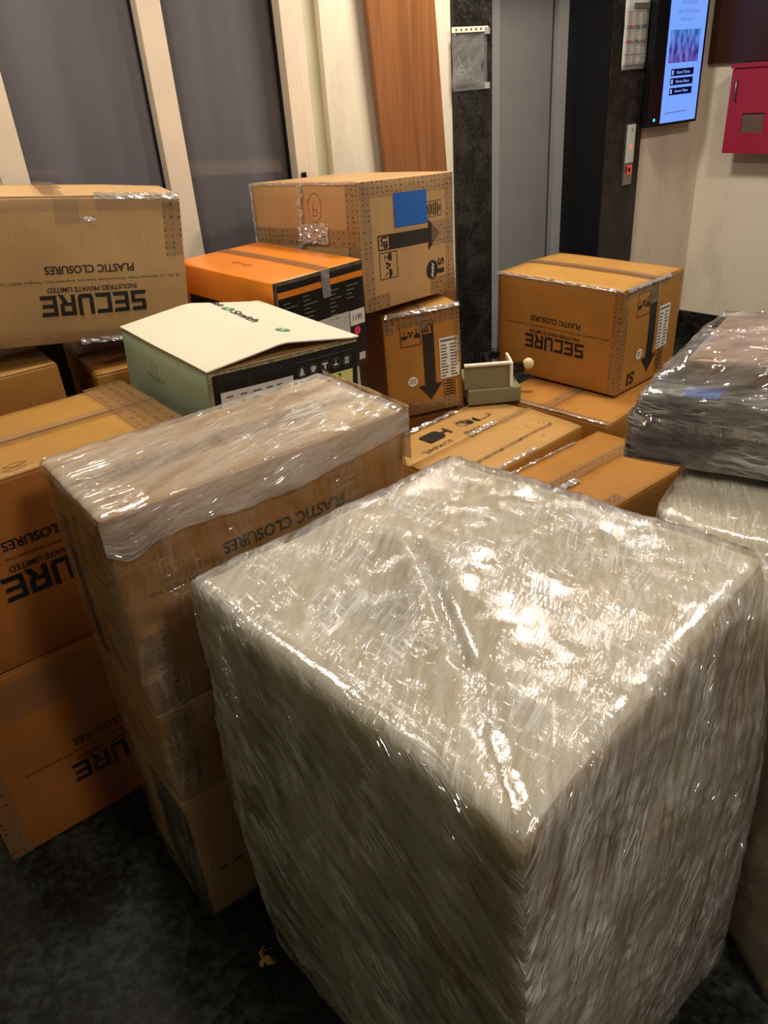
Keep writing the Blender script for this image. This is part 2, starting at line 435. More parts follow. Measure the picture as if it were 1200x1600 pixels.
def strip(bm, box, segs, width_n=2):
    """tape: segs = list of (face, u0, v0, u1, v1) rectangles laid on faces"""
    uvl = bm.loops.layers.uv.verify()
    for face, u0, v0, u1, v1, off in segs:
        nx = max(1, int(abs(u1-u0)/0.03)); ny = max(1, int(abs(v1-v0)/0.03))
        g = [[bm.verts.new(box.P(face, u0+(u1-u0)*i/nx, v0+(v1-v0)*j/ny, off)) for j in range(ny+1)] for i in range(nx+1)]
        for i in range(nx):
            for j in range(ny):
                f = bm.faces.new((g[i][j], g[i+1][j], g[i+1][j+1], g[i][j+1])); f.smooth = True
                for lp, (a, b) in zip(f.loops, ((i, j), (i+1, j), (i+1, j+1), (i, j+1))):
                    lp[uvl].uv = (u0+(u1-u0)*a/nx, v0+(v1-v0)*b/ny)

def tape(box, segs, mat, name='packing_tape', off=0.0018):
    if len(segs) > 1:
        for g in segs: tape(box, [g], mat, name, off)
        return
    bm = bmesh.new(); bm.loops.layers.uv.new('UVMap')
    strip(bm, box, [tuple(s)+((off,) if len(s) == 5 else ()) for s in segs])
    return mesh_obj(name, bm, mat, box.root)

def edge_tapes(box, face, which, tw=0.045, mat=None, name='edge_tape'):
    """dotted tape bands along the edges of a face"""
    a = box.d/2 if face in 'rl' else box.w/2
    b = box.h/2 if face != 't' else box.d/2
    e = 0.002
    segs = []
    for k in which:
        if k == 'L': segs.append((face, -a+e, -b+e, -a+tw, b-e))
        if k == 'R': segs.append((face, a-tw, -b+e, a-e, b-e))
        if k == 'T': segs.append((face, -a+e, b-tw, a-e, b-e))
        if k == 'B': segs.append((face, -a+e, -b+e, a-e, -b+tw))
    return tape(box, segs, mat or M['tape'], name, 0.0014)

def carton(name, label, loc, rot, w, d, h, mat, group=None, seam='x', seam_off=0.0, bulge=0.003, seed=0, flap_mat=None,
           lift=(0.003, 0.001), tape_seam=True, n=9, cat='box', flaps=True, smat=None):
    b = Box(name, label, cat, loc, rot, w, d, h, group, bulge, seed)
    hb = h - (0.004 if flaps else 0)
    old = b.h
    mesh_obj('carton_body', soft_box(w, d, hb, 0.005, n, b.deform), mat, b.root)
    if flaps:
        L, W_ = (w, d) if seam == 'x' else (d, w)
        for sg in (1, -1):
            bm = bmesh.new(); uvl = bm.loops.layers.uv.new('UVMap')
            y0, y1 = (seam_off+0.0015, W_/2-0.002) if sg > 0 else (-(W_/2-0.002), seam_off-0.0015)
            nx, ny = 12, 6
            def Q(i, j, top):
                x = -L/2+0.003+(L-0.006)*i/nx; y = y0+(y1-y0)*j/ny
                near = 1-abs(y-seam_off)/(W_/2)
                z = h-0.004+(0.0035 if top else 0.0)+near*lift[0 if sg > 0 else 1]*(1 if top else 0.5) + 0.0012*noise.noise(Vector((x*9, y*9, seed+sg)))
                xx, yy = (x, y) if seam == 'x' else (-y, x)
                return b.deform(Vector((xx, yy, z)))
            top = [[bm.verts.new(Q(i, j, 1)) for j in range(ny+1)] for i in range(nx+1)]
            bot = [[bm.verts.new(Q(i, j, 0)) for j in range(ny+1)] for i in range(nx+1)]
            for i in range(nx):
                for j in range(ny):
                    f = bm.faces.new((top[i][j], top[i+1][j], top[i+1][j+1], top[i][j+1])); f.smooth = True
                    for lp in f.loops: lp[uvl].uv = (lp.vert.co.x, lp.vert.co.y)
                    bm.faces.new((bot[i][j], bot[i][j+1], bot[i+1][j+1], bot[i+1][j]))
            for i in range(nx):
                bm.faces.new((top[i+1][0], top[i][0], bot[i][0], bot[i+1][0])); bm.faces.new((top[i][ny], top[i+1][ny], bot[i+1][ny], bot[i][ny]))
            for j in range(ny):
                bm.faces.new((top[0][j], top[0][j+1], bot[0][j+1], bot[0][j])); bm.faces.new((top[nx][j+1], top[nx][j], bot[nx][j], bot[nx][j+1]))
            mesh_obj('top_flap', bm, flap_mat or mat, b.root)
        if tape_seam:
            tw = 0.026; o_ = max(lift)+0.0022
            if seam == 'x':
                tape(b, [('t', -w/2+0.002, seam_off-tw, w/2-0.002, seam_off+tw, o_), ('f', 0, 0, 0.0001, 0.0001, 0)][:1] +
                     [('r', seam_off-tw, h/2-0.07, seam_off+tw, h/2-0.003, 0.002), ('l', -seam_off-tw, h/2-0.07, -seam_off+tw, h/2-0.003, 0.002)], smat or M['tape_clear'])
            else:
                tape(b, [('t', -seam_off-tw, -d/2+0.002, -seam_off+tw, d/2-0.002, o_), ('f', -seam_off-tw, h/2-0.07, -seam_off+tw, h/2-0.003, 0.002)], smat or M['tape_clear'])
    return b

ADDR = 'Sy. No. 112, Dattatreya Village, Nizampet Road, Sadasivpet, Sangareddy Dist., Telangana 502291, India'
def maker_print(box, face, u, v, k=1.0, rot=pi, mat=None):
    """the upside-down maker's print on a long side"""
    a = Art((u, v), rot, k)
    a.secure(0, 0.028, 0.278, 0.054)
    a.text('INDUSTRIES PRIVATE LIMITED', 0, -0.012, w=0.230, h=0.013, bold=0.015)
    a.text(ADDR, -0.002, -0.034, w=0.470, h=0.0085)
    a.text('PLASTIC CLOSURES', 0, -0.062, w=0.228, h=0.021, bold=0.02)
    return a.build(on(box, face), 'printed_lettering', mat or M['ink'], box.root)

def glass_icon(a, x, y, s):
    a.poly([(x-.4*s, y+.5*s), (x+.4*s, y+.5*s), (x+.32*s, y+.1*s), (x+.08*s, y-.05*s), (x-.08*s, y-.05*s), (x-.32*s, y+.1*s)])
    a.rect(x-.04*s, y-.45*s, x+.04*s, y-.02*s); a.rect(x-.25*s, y-.5*s, x+.25*s, y-.43*s)
def umbrella_icon(a, x, y, s):
    a.disc(x, y+.1*s, .45*s, .42*s, 14, 0, pi); a.rect(x-.03*s, y-.4*s, x+.03*s, y+.1*s)
    a.ring(x+.09*s, y-.38*s, .12*s, .05*s, 8, None, pi, 2*pi)
def hands_icon(a, x, y, s):
    a.disc(x-.2*s, y-.2*s, .14*s, .2*s, 10); a.disc(x+.2*s, y-.2*s, .14*s, .2*s, 10)
    a.rect(x-.2*s, y+.02*s, x+.2*s, y+.4*s); a.rect(x-.42*s, y-.42*s, x-.2*s, y-.1*s); a.rect(x+.2*s, y-.42*s, x+.42*s, y-.1*s)

def arrow_print(box, face, org, rot, k=1.0, box_label=True, logo=False, circ=True, cx=(-0.075, -0.075), lab=None, blue=False):
    """care marks with the big arrow; drawn with the arrow pointing down (carton stands upside down)"""
    a = Art(org, rot, k)
    a.rect(-0.024, 0.105, 0.024, 0.160) if False else None
    a.frame(-0.024, 0.103, 0.024, 0.160, 0.0045)                       # box round the word
    a.rect(-0.024, -0.100, 0.024, 0.103)
    a.poly([(-0.052, -0.100), (0.052, -0.100), (0, -0.165)])
    a.text('UP', 0.0, 0.131, w=0.036, h=0.034, bold=0.03, rot=pi)
    # care icons to the left of the arrow, upside down
    a.frame(-0.115, 0.070, -0.030, 0.158, 0.0022)
    x = a
    sub = Art(org, rot, k); sub.o = a.t(-0.072, 0.116)
    ang = rot+pi; sub.c, sub.s_ = cos(ang)*k, sin(ang)*k
    glass_icon(sub, -0.026, 0, 0.034); hands_icon(sub, 0.0, 0, 0.026); umbrella_icon(sub, 0.026, 0, 0.034)
    a.polys += sub.polys
    # text box at the lower right
    a.frame(0.056, -0.178, 0.108, -0.088, 0.0018)
    for i, ww in enumerate((0.018, 0.04, 0.042, 0.040, 0.034, 0.042, 0.03)):
        a.rect(0.082-ww/2, -0.172+i*0.0115, 0.082+ww/2, -0.1665+i*0.0115)
    a.build(on(box, face), 'printed_care_marks', M['ink'], box.root)
    if box_label:
        l = Art(org, rot, k); l.rect(0.045, -0.088, 0.128, 0.078)
        lo = l.build(on(box, face), 'shipping_label', M['paper'], box.root, 0.0016)
        t = Art(org, rot, k); random.seed(5+box.seed)
        for c0 in (0.050, 0.090):
            for i in range(11):
                ww = random.uniform(0.018, 0.032)
                t.rect(c0, -0.080+i*0.0125, c0+ww, -0.0745+i*0.0125)
        t.rect(0.050, 0.062, 0.122, 0.070)
        t.build(on(box, face), 'label_print', M['print_grey'], lo, 0.0021)
    if circ:
        c = Art(org, rot, k); c.disc(cx[0], cx[1], 0.021)
        co = c.build(on(box, face), 'round_sticker', M['paper'], box.root, 0.0017)
        t = Art(org, rot, k); t.text('Wedge', cx[0], cx[1]-0.004, w=0.027, h=0.006, rot=pi, bold=0.02); t.text('Retail', cx[0], cx[1]+0.006, w=0.024, h=0.006, rot=pi, bold=0.02)
        t.build(on(box, face), 'sticker_print', M['ink'], co, 0.0022)

def crumple_strip(bm, P0, P1, wdt, n=26, seed=0, up=Vector((0, 0, 1)), amp=0.004):
    """loose crumpled tape ribbon"""
    uvl = bm.loops.layers.uv.verify()
    d = P1-P0; side = d.cross(up).normalized()*wdt
    prev = None
    for i in range(n+1):
        t = i/n
        row = []
        for j in range(4):
            q = P0+d*t+side*(j/3-0.5)
            q += up*(amp*noise.noise(Vector((t*14, j*1.7, seed)))+amp*0.6) + side*0.3*noise.noise(Vector((t*8, j, seed+4)))
            row.append(bm.verts.new(q))
        if prev:
            for j in range(3):
                f = bm.faces.new((prev[j], prev[j+1], row[j+1], row[j])); 
                for lp in f.loops: lp[uvl].uv = (lp.vert.co.x, lp.vert.co.y)
        prev = row

# ================================================================== THE ROOM
PH = rad(56)
NW = Vector((-cos(PH), sin(PH), 0)); SW = Vector((sin(PH), cos(PH), 0)); PD = 2.82
def W1(s, o, z): return NW*(PD-o) + SW*s + Vector((0, 0, z))       # s along, o out into the room
C0 = NW*PD + SW*4.24
D2 = Vector((0.656, -0.755, 0)).normalized(); N2 = Vector((-0.755, -0.656, 0)).normalized()
def W2(s, o, z): return C0 + D2*s + N2*o + Vector((0, 0, z))

def slab(name, F, s0, s1, o0, o1, z0, z1, mat, parent=None, bev=0.0):
    bm = bmesh.new()
    add_box(bm, (s0, o0, z0), (s1, o1, z1), bev, 0, lambda c: F(c.x, c.y, c.z))
    bmesh.ops.recalc_face_normals(bm, faces=bm.faces)
    return mesh_obj(name, bm, mat, parent)
def struct(o): o['kind'] = 'structure'; return o

def wall_mat(name, col, stain=0.5):
    m, nt, out = new_mat(name)
    p = N(nt, 'ShaderNodeBsdfPrincipled', Roughness=0.55)
    tc = N(nt, 'ShaderNodeTexCoord')
    mp = N(nt, 'ShaderNodeMapping'); mp.inputs['Scale'].default_value = (2.2, 2.2, 0.9); lk(nt, tc.outputs['Object'], mp.inputs[0])
    n1 = N(nt, 'ShaderNodeTexNoise', Scale=2.0, Detail=8.0, Roughness=0.65); lk(nt, mp.outputs[0], n1.inputs['Vector'])
    r = ramp(nt, n1.outputs['Fac'], [(0.30, tuple(c*0.80 for c in col[:3])+(1,)), (0.5, col), (0.8, tuple(min(1, c*1.05) for c in col[:3])+(1,))])
    n2 = N(nt, 'ShaderNodeTexNoise', Scale=7.0, Detail=8.0, Roughness=0.7); lk(nt, tc.outputs['Object'], n2.inputs['Vector'])
    r2 = ramp(nt, n2.outputs['Fac'], [(0.62, (0, 0, 0, 1)), (0.76, (1, 1, 1, 1))])
    mu = N(nt, 'ShaderNodeMath', _operation='MULTIPLY'); mu.inputs[1].default_value = stain; lk(nt, r2.outputs[0], mu.inputs[0])
    mx = N(nt, 'ShaderNodeMix', _data_type='RGBA'); lk(nt, mu.outputs[0], mx.inputs[0]); lk(nt, r.outputs[0], mx.inputs[6])
    mx.inputs[7].default_value = tuple(c*0.62 for c in col[:3])+(1,)
    lk(nt, mx.outputs[2], p.inputs['Base Color']); lk(nt, p.outputs[0], out.inputs[0]); return m

def granite(name, base, speck, rough=0.2, scale=60, amt=0.62):
    m, nt, out = new_mat(name)
    p = N(nt, 'ShaderNodeBsdfPrincipled', Roughness=rough); tc = N(nt, 'ShaderNodeTexCoord'); p.inputs['Specular IOR Level'].default_value = 0.3
    n1 = N(nt, 'ShaderNodeTexNoise', Scale=scale, Detail=6.0, Roughness=0.7); lk(nt, tc.outputs['Object'], n1.inputs['Vector'])
    n2 = N(nt, 'ShaderNodeTexNoise', Scale=scale/8, Detail=5.0, Roughness=0.6); lk(nt, tc.outputs['Object'], n2.inputs['Vector'])
    ad = N(nt, 'ShaderNodeMath', _operation='MULTIPLY_ADD'); ad.inputs[1].default_value = 0.6; lk(nt, n1.outputs['Fac'], ad.inputs[0])
    m0 = N(nt, 'ShaderNodeMath', _operation='MULTIPLY'); m0.inputs[1].default_value = 0.5; lk(nt, n2.outputs['Fac'], m0.inputs[0])
    lk(nt, m0.outputs[0], ad.inputs[2])
    r = ramp(nt, ad.outputs[0], [(0.50, base), (amt, tuple((a+b)/2 for a, b in zip(base, speck))), (amt+0.12, speck)])
    lk(nt, r.outputs[0], p.inputs['Base Color']); lk(nt, p.outputs[0], out.inputs[0]); return m

def wood(name, c0, c1, rough=0.35, zscale=1.2):
    m, nt, out = new_mat(name)
    p = N(nt, 'ShaderNodeBsdfPrincipled', Roughness=rough); tc = N(nt, 'ShaderNodeTexCoord')
    mp = N(nt, 'ShaderNodeMapping'); mp.inputs['Scale'].default_value = (26, 26, zscale); lk(nt, tc.outputs['Object'], mp.inputs[0])
    n1 = N(nt, 'ShaderNodeTexNoise', Scale=1.0, Detail=6.0, Roughness=0.6, Distortion=0.6); lk(nt, mp.outputs[0], n1.inputs['Vector'])
    r = ramp(nt, n1.outputs['Fac'], [(0.25, c0), (0.75, c1)])
    lk(nt, r.outputs[0], p.inputs['Base Color']); lk(nt, p.outputs[0], out.inputs[0]); return m

M['wall'] = wall_mat('cream wall paint', lin(224, 212, 190), 0.25)
M['wall_pink'] = wall_mat('stained cream wall paint', lin(218, 200, 180), 0.5)
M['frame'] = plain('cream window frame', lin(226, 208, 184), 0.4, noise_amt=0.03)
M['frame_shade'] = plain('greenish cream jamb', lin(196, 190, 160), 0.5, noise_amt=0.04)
M['granite'] = granite('black granite', (0.006, 0.0055, 0.005, 1), (0.05, 0.045, 0.04, 1), 0.28, 90)
M['granite_brown'] = granite('brown black granite', (0.012, 0.009, 0.008, 1), (0.05, 0.04, 0.035, 1), 0.4, 90)
M['floor'] = granite('dark green black granite floor', (0.0035, 0.0045, 0.0035, 1), (0.042, 0.050, 0.041, 1), 0.32, 42, 0.61)
M['door'] = plain('grey painted steel', lin(128, 126, 124), 0.42, 0.0, 0.03)
M['door_frame'] = plain('pale grey steel frame', lin(150, 148, 146), 0.4, 0.0, 0.03)
M['gap'] = plain('dark grey gap', lin(70, 66, 58), 0.5)
M['ceiling'] = plain('white ceiling', lin(225, 218, 205), 0.8)
M['board'] = wood('varnished brown wood', lin(112, 68, 38), lin(156, 102, 60), 0.3)
M['dark_wood'] = wood('dark brown wood', lin(44, 22, 12), lin(66, 34, 20), 0.35)
M['pane'] = None
m, nt, out = new_mat('tinted window glass')
p = N(nt, 'ShaderNodeBsdfPrincipled', Roughness=0.09); p.inputs['IOR'].default_value = 1.6
tc = N(nt, 'ShaderNodeTexCoord'); mp = N(nt, 'ShaderNodeMapping'); mp.inputs['Scale'].default_value = (2.2, 2.2, 0.15); lk(nt, tc.outputs['Object'], mp.inputs[0])
n1 = N(nt, 'ShaderNodeTexNoise', Scale=2.0, Detail=4.0); lk(nt, mp.outputs[0], n1.inputs['Vector'])
r_ = ramp(nt, n1.outputs['Fac'], [(0.3, lin(82, 77, 78)), (0.7, lin(108, 105, 111))])
lk(nt, r_.outputs[0], p.inputs['Base Color']); lk(nt, p.outputs[0], out.inputs[0]); M['pane'] = m

# floor and ceiling
bm = bmesh.new(); add_box(bm, (-4.5, -3.5, -0.05), (5.5, 7.0, 0.0)); struct(mesh_obj('floor', bm, M['floor']))
bm = bmesh.new(); add_box(bm, (-4.5, -3.5, 2.72), (5.5, 7.0, 2.78)); struct(mesh_obj('ceiling', bm, M['ceiling']))
bm = bmesh.new(); add_box(bm, (-3.6, -3.5, 0), (-3.5, 3.0, 2.72)); struct(mesh_obj('wall_left', bm, M['wall']))
bm = bmesh.new(); add_box(bm, (-3.6, -3.4, 0), (5.5, -3.3, 2.72)); struct(mesh_obj('wall_front', bm, M['wall']))

# window and lift wall, built in stretches around its openings
root = struct(slab('wall_back', W1, -3.6, 0.555, -0.25, 0.0, 0, 2.72, M['wall']))
for s0, s1, o0, o1, z0, z1, mt in ((0.555, 1.79, -0.25, 0.0, 0, 0.30, 'wall'), (0.555, 1.79, -0.25, 0.0, 2.40, 2.72, 'wall'),
        (1.79, 2.415, -0.25, 0.0, 0, 2.72, 'wall'), (2.415, 3.679, -0.25, 0.0, 2.10, 2.72, 'wall'), (3.679, 4.24, -0.25, 0.0, 0, 2.72, 'wall_pink')):
    slab('wall_stretch', W1, s0, s1, o0, o1, z0, z1, M[mt], root)
struct(slab('wall_right', W2, -0.05, 4.6, -0.15, 0.0, 0, 2.72, M['wall']))
struct(slab('baseboard_right', W2, 0.0, 4.6, 0.0, 0.018, 0, 0.15, M['granite'], None, 0.003))
struct(slab('baseboard_back', W1, 3.679, 4.235, 0.0, 0.018, 0, 0.15, M['granite'], None, 0.003))

# window_1: two tinted panes in a cream frame
w1 = thing('window_1', 'wide window with two tall dark tinted panes', 'window'); del w1['category']; w1['kind'] = 'structure'
slab('window_pane', W1, 0.64, 1.10, -0.06, -0.05, 0.34, 2.36, M['pane'], w1)
slab('window_pane', W1, 1.18, 1.615, -0.06, -0.05, 0.34, 2.36, M['pane'], w1)
bm = bmesh.new()
for s0, s1, z0, z1, o0, o1 in ((0.555, 0.64, 0.30, 2.40, -0.07, 0.015), (1.10, 1.182, 0.34, 2.36, -0.065, 0.012), (1.617, 1.668, 0.30, 2.40, -0.07, 0.015), (0.64, 1.617, 0.30, 0.345, -0.07, 0.01), (0.64, 1.617, 2.355, 2.40, -0.07, 0.01)):
    add_box(bm, (s0, o0, z0), (s1, o1, z1), 0.003, 0, lambda c: W1(c.x, c.y, c.z))
bmesh.ops.recalc_face_normals(bm, faces=bm.faces); mesh_obj('window_frame', bm, M['frame'], w1)
bm = bmesh.new()
for s0, s1 in ((0.640, 0.645), (1.094, 1.100), (1.182, 1.187), (1.609, 1.617)):
    add_box(bm, (s0, -0.05, 0.34), (s1, -0.035, 2.36), 0, 0, lambda c: W1(c.x, c.y, c.z))
bmesh.ops.recalc_face_normals(bm, faces=bm.faces); mesh_obj('window_gasket', bm, M['black_plastic'], w1)
bm = bmesh.new(); add_box(bm, (1.630, 0.015, 1.205), (1.648, 0.027, 1.24), 0.004, 0, lambda c: W1(c.x, c.y, c.z))
bmesh.ops.recalc_face_normals(bm, faces=bm.faces); mesh_obj('window_latch', bm, M['black_plastic'], w1)
struct(slab('trim_1', W1, 1.668, 1.715, -0.05, 0.006, 0.30, 2.40, M['frame'], None, 0.003))
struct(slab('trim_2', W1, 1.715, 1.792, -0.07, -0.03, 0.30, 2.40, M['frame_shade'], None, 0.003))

# leaning wooden board
bm = bmesh.new(); ang = 0.067
def brd(c):
    s = 2.126+c.x*cos(ang)-c.z*sin(ang); z = c.z*cos(ang)+c.x*sin(ang)
    return W1(s, c.y, z+0.004)
add_box(bm, (-0.036, 0.025, 0.0), (0.288, 0.050, 2.25), 0.002, 0, brd)
bmesh.ops.recalc_face_normals(bm, faces=bm.faces)
tag(mesh_obj('wooden_board', bm, M['board']), 'tall varnished brown wooden board leaning slightly against the cream pillar', 'board')

# granite round the lift
struct(slab('trim_3', W1, 2.415, 2.628, -0.26, 0.02, 0, 2.72, M['granite'], None, 0.002))
struct(slab('trim_4', W1, 3.400, 3.679, -0.30, 0.02, 0, 2.72, M['granite_brown'], None, 0.002))
struct(slab('trim_5', W1, 2.628, 3.400, -0.30, 0.02, 2.10, 2.72, M['granite'], None, 0.002))
dr = struct(slab('door_1', W1, 2.90, 3.292, -0.30, -0.262, 0.0, 2.10, M['door'], None, 0.002))
slab('door_frame', W1, 2.62, 2.93, -0.30, -0.250, 0.0, 2.10, M['door_frame'], dr, 0.002)
slab('door_gap', W1, 3.292, 3.330, -0.31, -0.285, 0.0, 2.10, M['gap'], dr)
slab('door_jamb', W1, 3.330, 3.398, -0.31, -0.25, 0.0, 2.10, M['door_frame'], dr, 0.002)
slab('door_reveal', W1, 3.394, 3.400, -0.26, 0.016, 0.0, 2.10, M['black_plastic'], dr)

# plastic pocket taped to the granite
pk = thing('plastic_pocket', 'empty clear plastic document pocket taped to the black granite', 'pocket')
M['sheet'] = film('clear plastic sheet', 0.2, (0.10, 0.22), (0.6, 0.6, 0.6), 0.1, 0.3, (10, 14), 0.3)
bm = bmesh.new(); uvl = bm.loops.layers.uv.new('UVMap')
g = [[bm.verts.new(W1(2.40+0.195*i/8, 0.024+0.006*noise.noise(Vector((i*.5, j*.4, 2))), 1.462+0.225*j/8)) for j in range(9)] for i in range(9)]
for i in range(8):
    for j in range(8):
        f = bm.faces.new((g[i][j], g[i+1][j], g[i+1][j+1], g[i][j+1])); f.smooth = True
        for lp, (a, b) in zip(f.loops, ((i, j), (i+1, j), (i+1, j+1), (i, j+1))): lp[uvl].uv = (a*.024, b*.028)
o = mesh_obj('clear_sheet', bm, M['sheet'], pk)
sm = o.modifiers.new('thick', 'SOLIDIFY'); sm.thickness = 0.0008
slab('header_strip', W1, 2.398, 2.597, 0.027, 0.0295, 1.672, 1.692, M['white_board'], pk, 0.0005)
a = Art(); 
for i in range(7): a.disc(2.42+i*0.027, 1.682, 0.0045, n=8)
a.build(lambda u, v, o_: W1(u, 0.0295+o_, v), 'punched_hole', M['ink'], pk, 0.0006)
tape_bm = bmesh.new()
for x, z in ((2.575, 1.475), (2.575, 1.675)): add_box(tape_bm, (x, 0.029, z-0.012), (x+0.03, 0.0305, z+0.012), 0, 0, lambda c: W1(c.x, c.y, c.z))
mesh_obj('clear_tape', tape_bm, M['tape_shiny'], pk)

# notice sheet
nb = thing('notice_sheet', 'white printed notice sheet stuck on the dark granite beside the lift', 'notice')
bm = bmesh.new(); g = [[bm.verts.new(W1(3.472+0.184*i/6+0.004*noise.noise(Vector((0, j*.5, 1))), 0.023+0.004*(1+noise.noise(Vector((i*.6, j*.5, 5)))), 1.482+0.29*j/8)) for j in range(9)] for i in range(7)]
for i in range(6):
    for j in range(8): bm.faces.new((g[i][j], g[i+1][j], g[i+1][j+1], g[i][j+1])).smooth = True
o = mesh_obj('paper', bm, M['paper_dull'], nb); sm = o.modifiers.new('thick', 'SOLIDIFY'); sm.thickness = 0.0006
a = Art(); b_ = Art(); c_ = Art(); random.seed(3)
a.rect(3.53, 1.733, 3.645, 1.757); a.rect(3.482, 1.722, 3.645, 1.724)
for z in (1.655, 1.595, 1.545, 1.500): a.rect(3.482, z, 3.643, z+0.003)
for i in range(3): (b_ if i == 0 else c_ if i == 2 else a).rect(3.488+i*0.052, 1.661, 3.532+i*0.052, 1.667)
for i in range(3): (b_ if i == 0 else a).rect(3.488+i*0.052, 1.600, 3.532+i*0.052, 1.605)
lt = Art()
for i in range(32):
    z = 1.714-i*0.0066
    for c in range(3): lt.rect(3.490+c*0.052, z, 3.490+c*0.052+random.uniform(.02, .04), z+0.0022)
fn = lambda u, v, o_: W1(u, 0.0325+o_, v)
a.build(fn, 'notice_print', M['print_grey'], nb, 0.0008); b_.build(fn, 'notice_print_red', plain('red print', lin(170, 70, 60)), nb, 0.0008)
c_.build(fn, 'notice_print_blue', plain('blue print', lin(70, 80, 140)), nb, 0.0008); lt.build(fn, 'notice_fine_print', plain('pale print', lin(150, 142, 140)), nb, 0.0006)

# lift call panel
cp = thing('lift_call_panel', 'narrow lift call panel with white display and red lit button', 'panel')
slab('panel_plate', W1, 3.543, 3.612, 0.02, 0.034, 0.955, 1.243, M['steel'], cp, 0.002)
slab('display_glass', W1, 3.549, 3.608, 0.034, 0.038, 1.062, 1.238, plain('white glass', lin(196, 200, 194), 0.2), cp, 0.001)
a = Art(); a.text('2', 3.580, 1.138, h=0.026, w=0.016, bold=0.04); a.build(lambda u, v, o_: W1(u, 0.038+o_, v), 'display_digit', emit('red lit digit', (1, 0.08, 0.06, 1), 2.2), cp, 0.001)
a = Art(); a.text('4', 3.580, 1.215, h=0.016, w=0.012, bold=0.02); a.build(lambda u, v, o_: W1(u, 0.038+o_, v), 'maker_mark', M['print_grey'], cp, 0.001)
slab('call_button', W1, 3.562, 3.594, 0.034, 0.040, 1.010, 1.044, M['black_plastic'], cp, 0.002)
a = Art(); a.frame(3.561, 1.008, 3.595, 1.046, 0.006); a.build(lambda u, v, o_: W1(u, 0.040+o_, v), 'button_glow', emit('red button ring', (1, 0.06, 0.04, 1), 1.2), cp, 0.001)
a = Art(); a.disc(3.578, 1.256, 0.006); a.build(lambda u, v, o_: W1(u, 0.021+o_, v), 'sensor_window', plain('dark blue lens', lin(30, 36, 90), 0.2), cp, 0.001)

# wall screen
tv = thing('digital_display', 'tall black wall mounted digital screen with glowing blue quiz page', 'screen')
slab('rear_housing', W1, 3.690, 4.030, 0.0, 0.045, 1.235, 2.02, M['black_plastic'], tv, 0.004)
slab('bezel', W1, 3.646, 4.056, 0.040, 0.0785, 1.215, 2.04, M['black_plastic'], tv, 0.004)
slab('screen_panel', W1, 3.744, 4.037, 0.0785, 0.0800, 1.228, 2.02, emit('blue screen light', lin(122, 165, 255), 1.0), tv)
a = Art(); a.disc(3.694, 1.248, 0.007); a.build(lambda u, v, o_: W1(u, 0.0787+o_, v), 'power_light', emit('cyan light', (0.05, 0.75, 1, 1), 3.0), tv, 0.0006)
fs = lambda u, v, o_: W1(u, 0.0801+o_, v)
a = Art()
a.text('Which movie', 3.888, 1.752, w=0.13, h=0.022); a.text('does this frame', 3.888, 1.716, w=0.165, h=0.022); a.text('belong to?', 3.888, 1.680, w=0.115, h=0.024)
a.rect(3.775, 1.270, 3.955, 1.276)
a.build(fs, 'screen_text', emit('grey blue text', lin(112, 130, 205), 0.8), tv, 0.0005)
m, nt, out = new_mat('film still'); e = N(nt, 'ShaderNodeEmission', Strength=0.9); tc = N(nt, 'ShaderNodeTexCoord')
mp = N(nt, 'ShaderNodeMapping'); mp.inputs['Scale'].default_value = (40, 14, 1); lk(nt, tc.outputs['UV'], mp.inputs[0])
n1 = N(nt, 'ShaderNodeTexNoise', Scale=1.0, Detail=3.0); lk(nt, mp.outputs[0], n1.inputs['Vector'])
sx = N(nt, 'ShaderNodeSeparateXYZ'); lk(nt, tc.outputs['UV'], sx.inputs[0])
mrg = N(nt, 'ShaderNodeMapRange'); lk(nt, sx.outputs[1], mrg.inputs[0]); mrg.inputs[1].default_value = 1.49; mrg.inputs[2].default_value = 1.64
r1 = ramp(nt, n1.outputs['Fac'], [(0.35, lin(40, 62, 150)), (0.65, lin(96, 160, 240))]); r2 = ramp(nt, n1.outputs['Fac'], [(0.35, lin(62, 38, 120)), (0.65, lin(130, 110, 215))])
mx = N(nt, 'ShaderNodeMix', _data_type='RGBA'); lk(nt, mrg.outputs[0], mx.inputs[0]); lk(nt, r2.outputs[0], mx.inputs[6]); lk(nt, r1.outputs[0], mx.inputs[7])
lk(nt, mx.outputs[2], e.inputs[0]); lk(nt, e.outputs[0], out.inputs[0])
a = Art(); a.rect(3.760, 1.495, 4.002, 1.637, 0.5); a.build(fs, 'screen_picture', m, tv, 0.0005)
a = Art(); w_ = Art()
for z, tx in ((1.437, 'Good Times'), (1.396, 'Home Alone'), (1.352, 'Danger Village')):
    a.rect(3.793, z, 3.980, z+0.032); w_.text(tx, 3.893, z+0.016, w=0.11, h=0.014, bold=0.02); w_.rect(3.800, z+0.006, 3.815, z+0.026)
a.build(fs, 'answer_button', emit('navy button', lin(8, 12, 60), 0.8), tv, 0.0006); w_.build(fs, 'answer_text', emit('pale blue', lin(150, 180, 250), 0.9), tv, 0.0011)

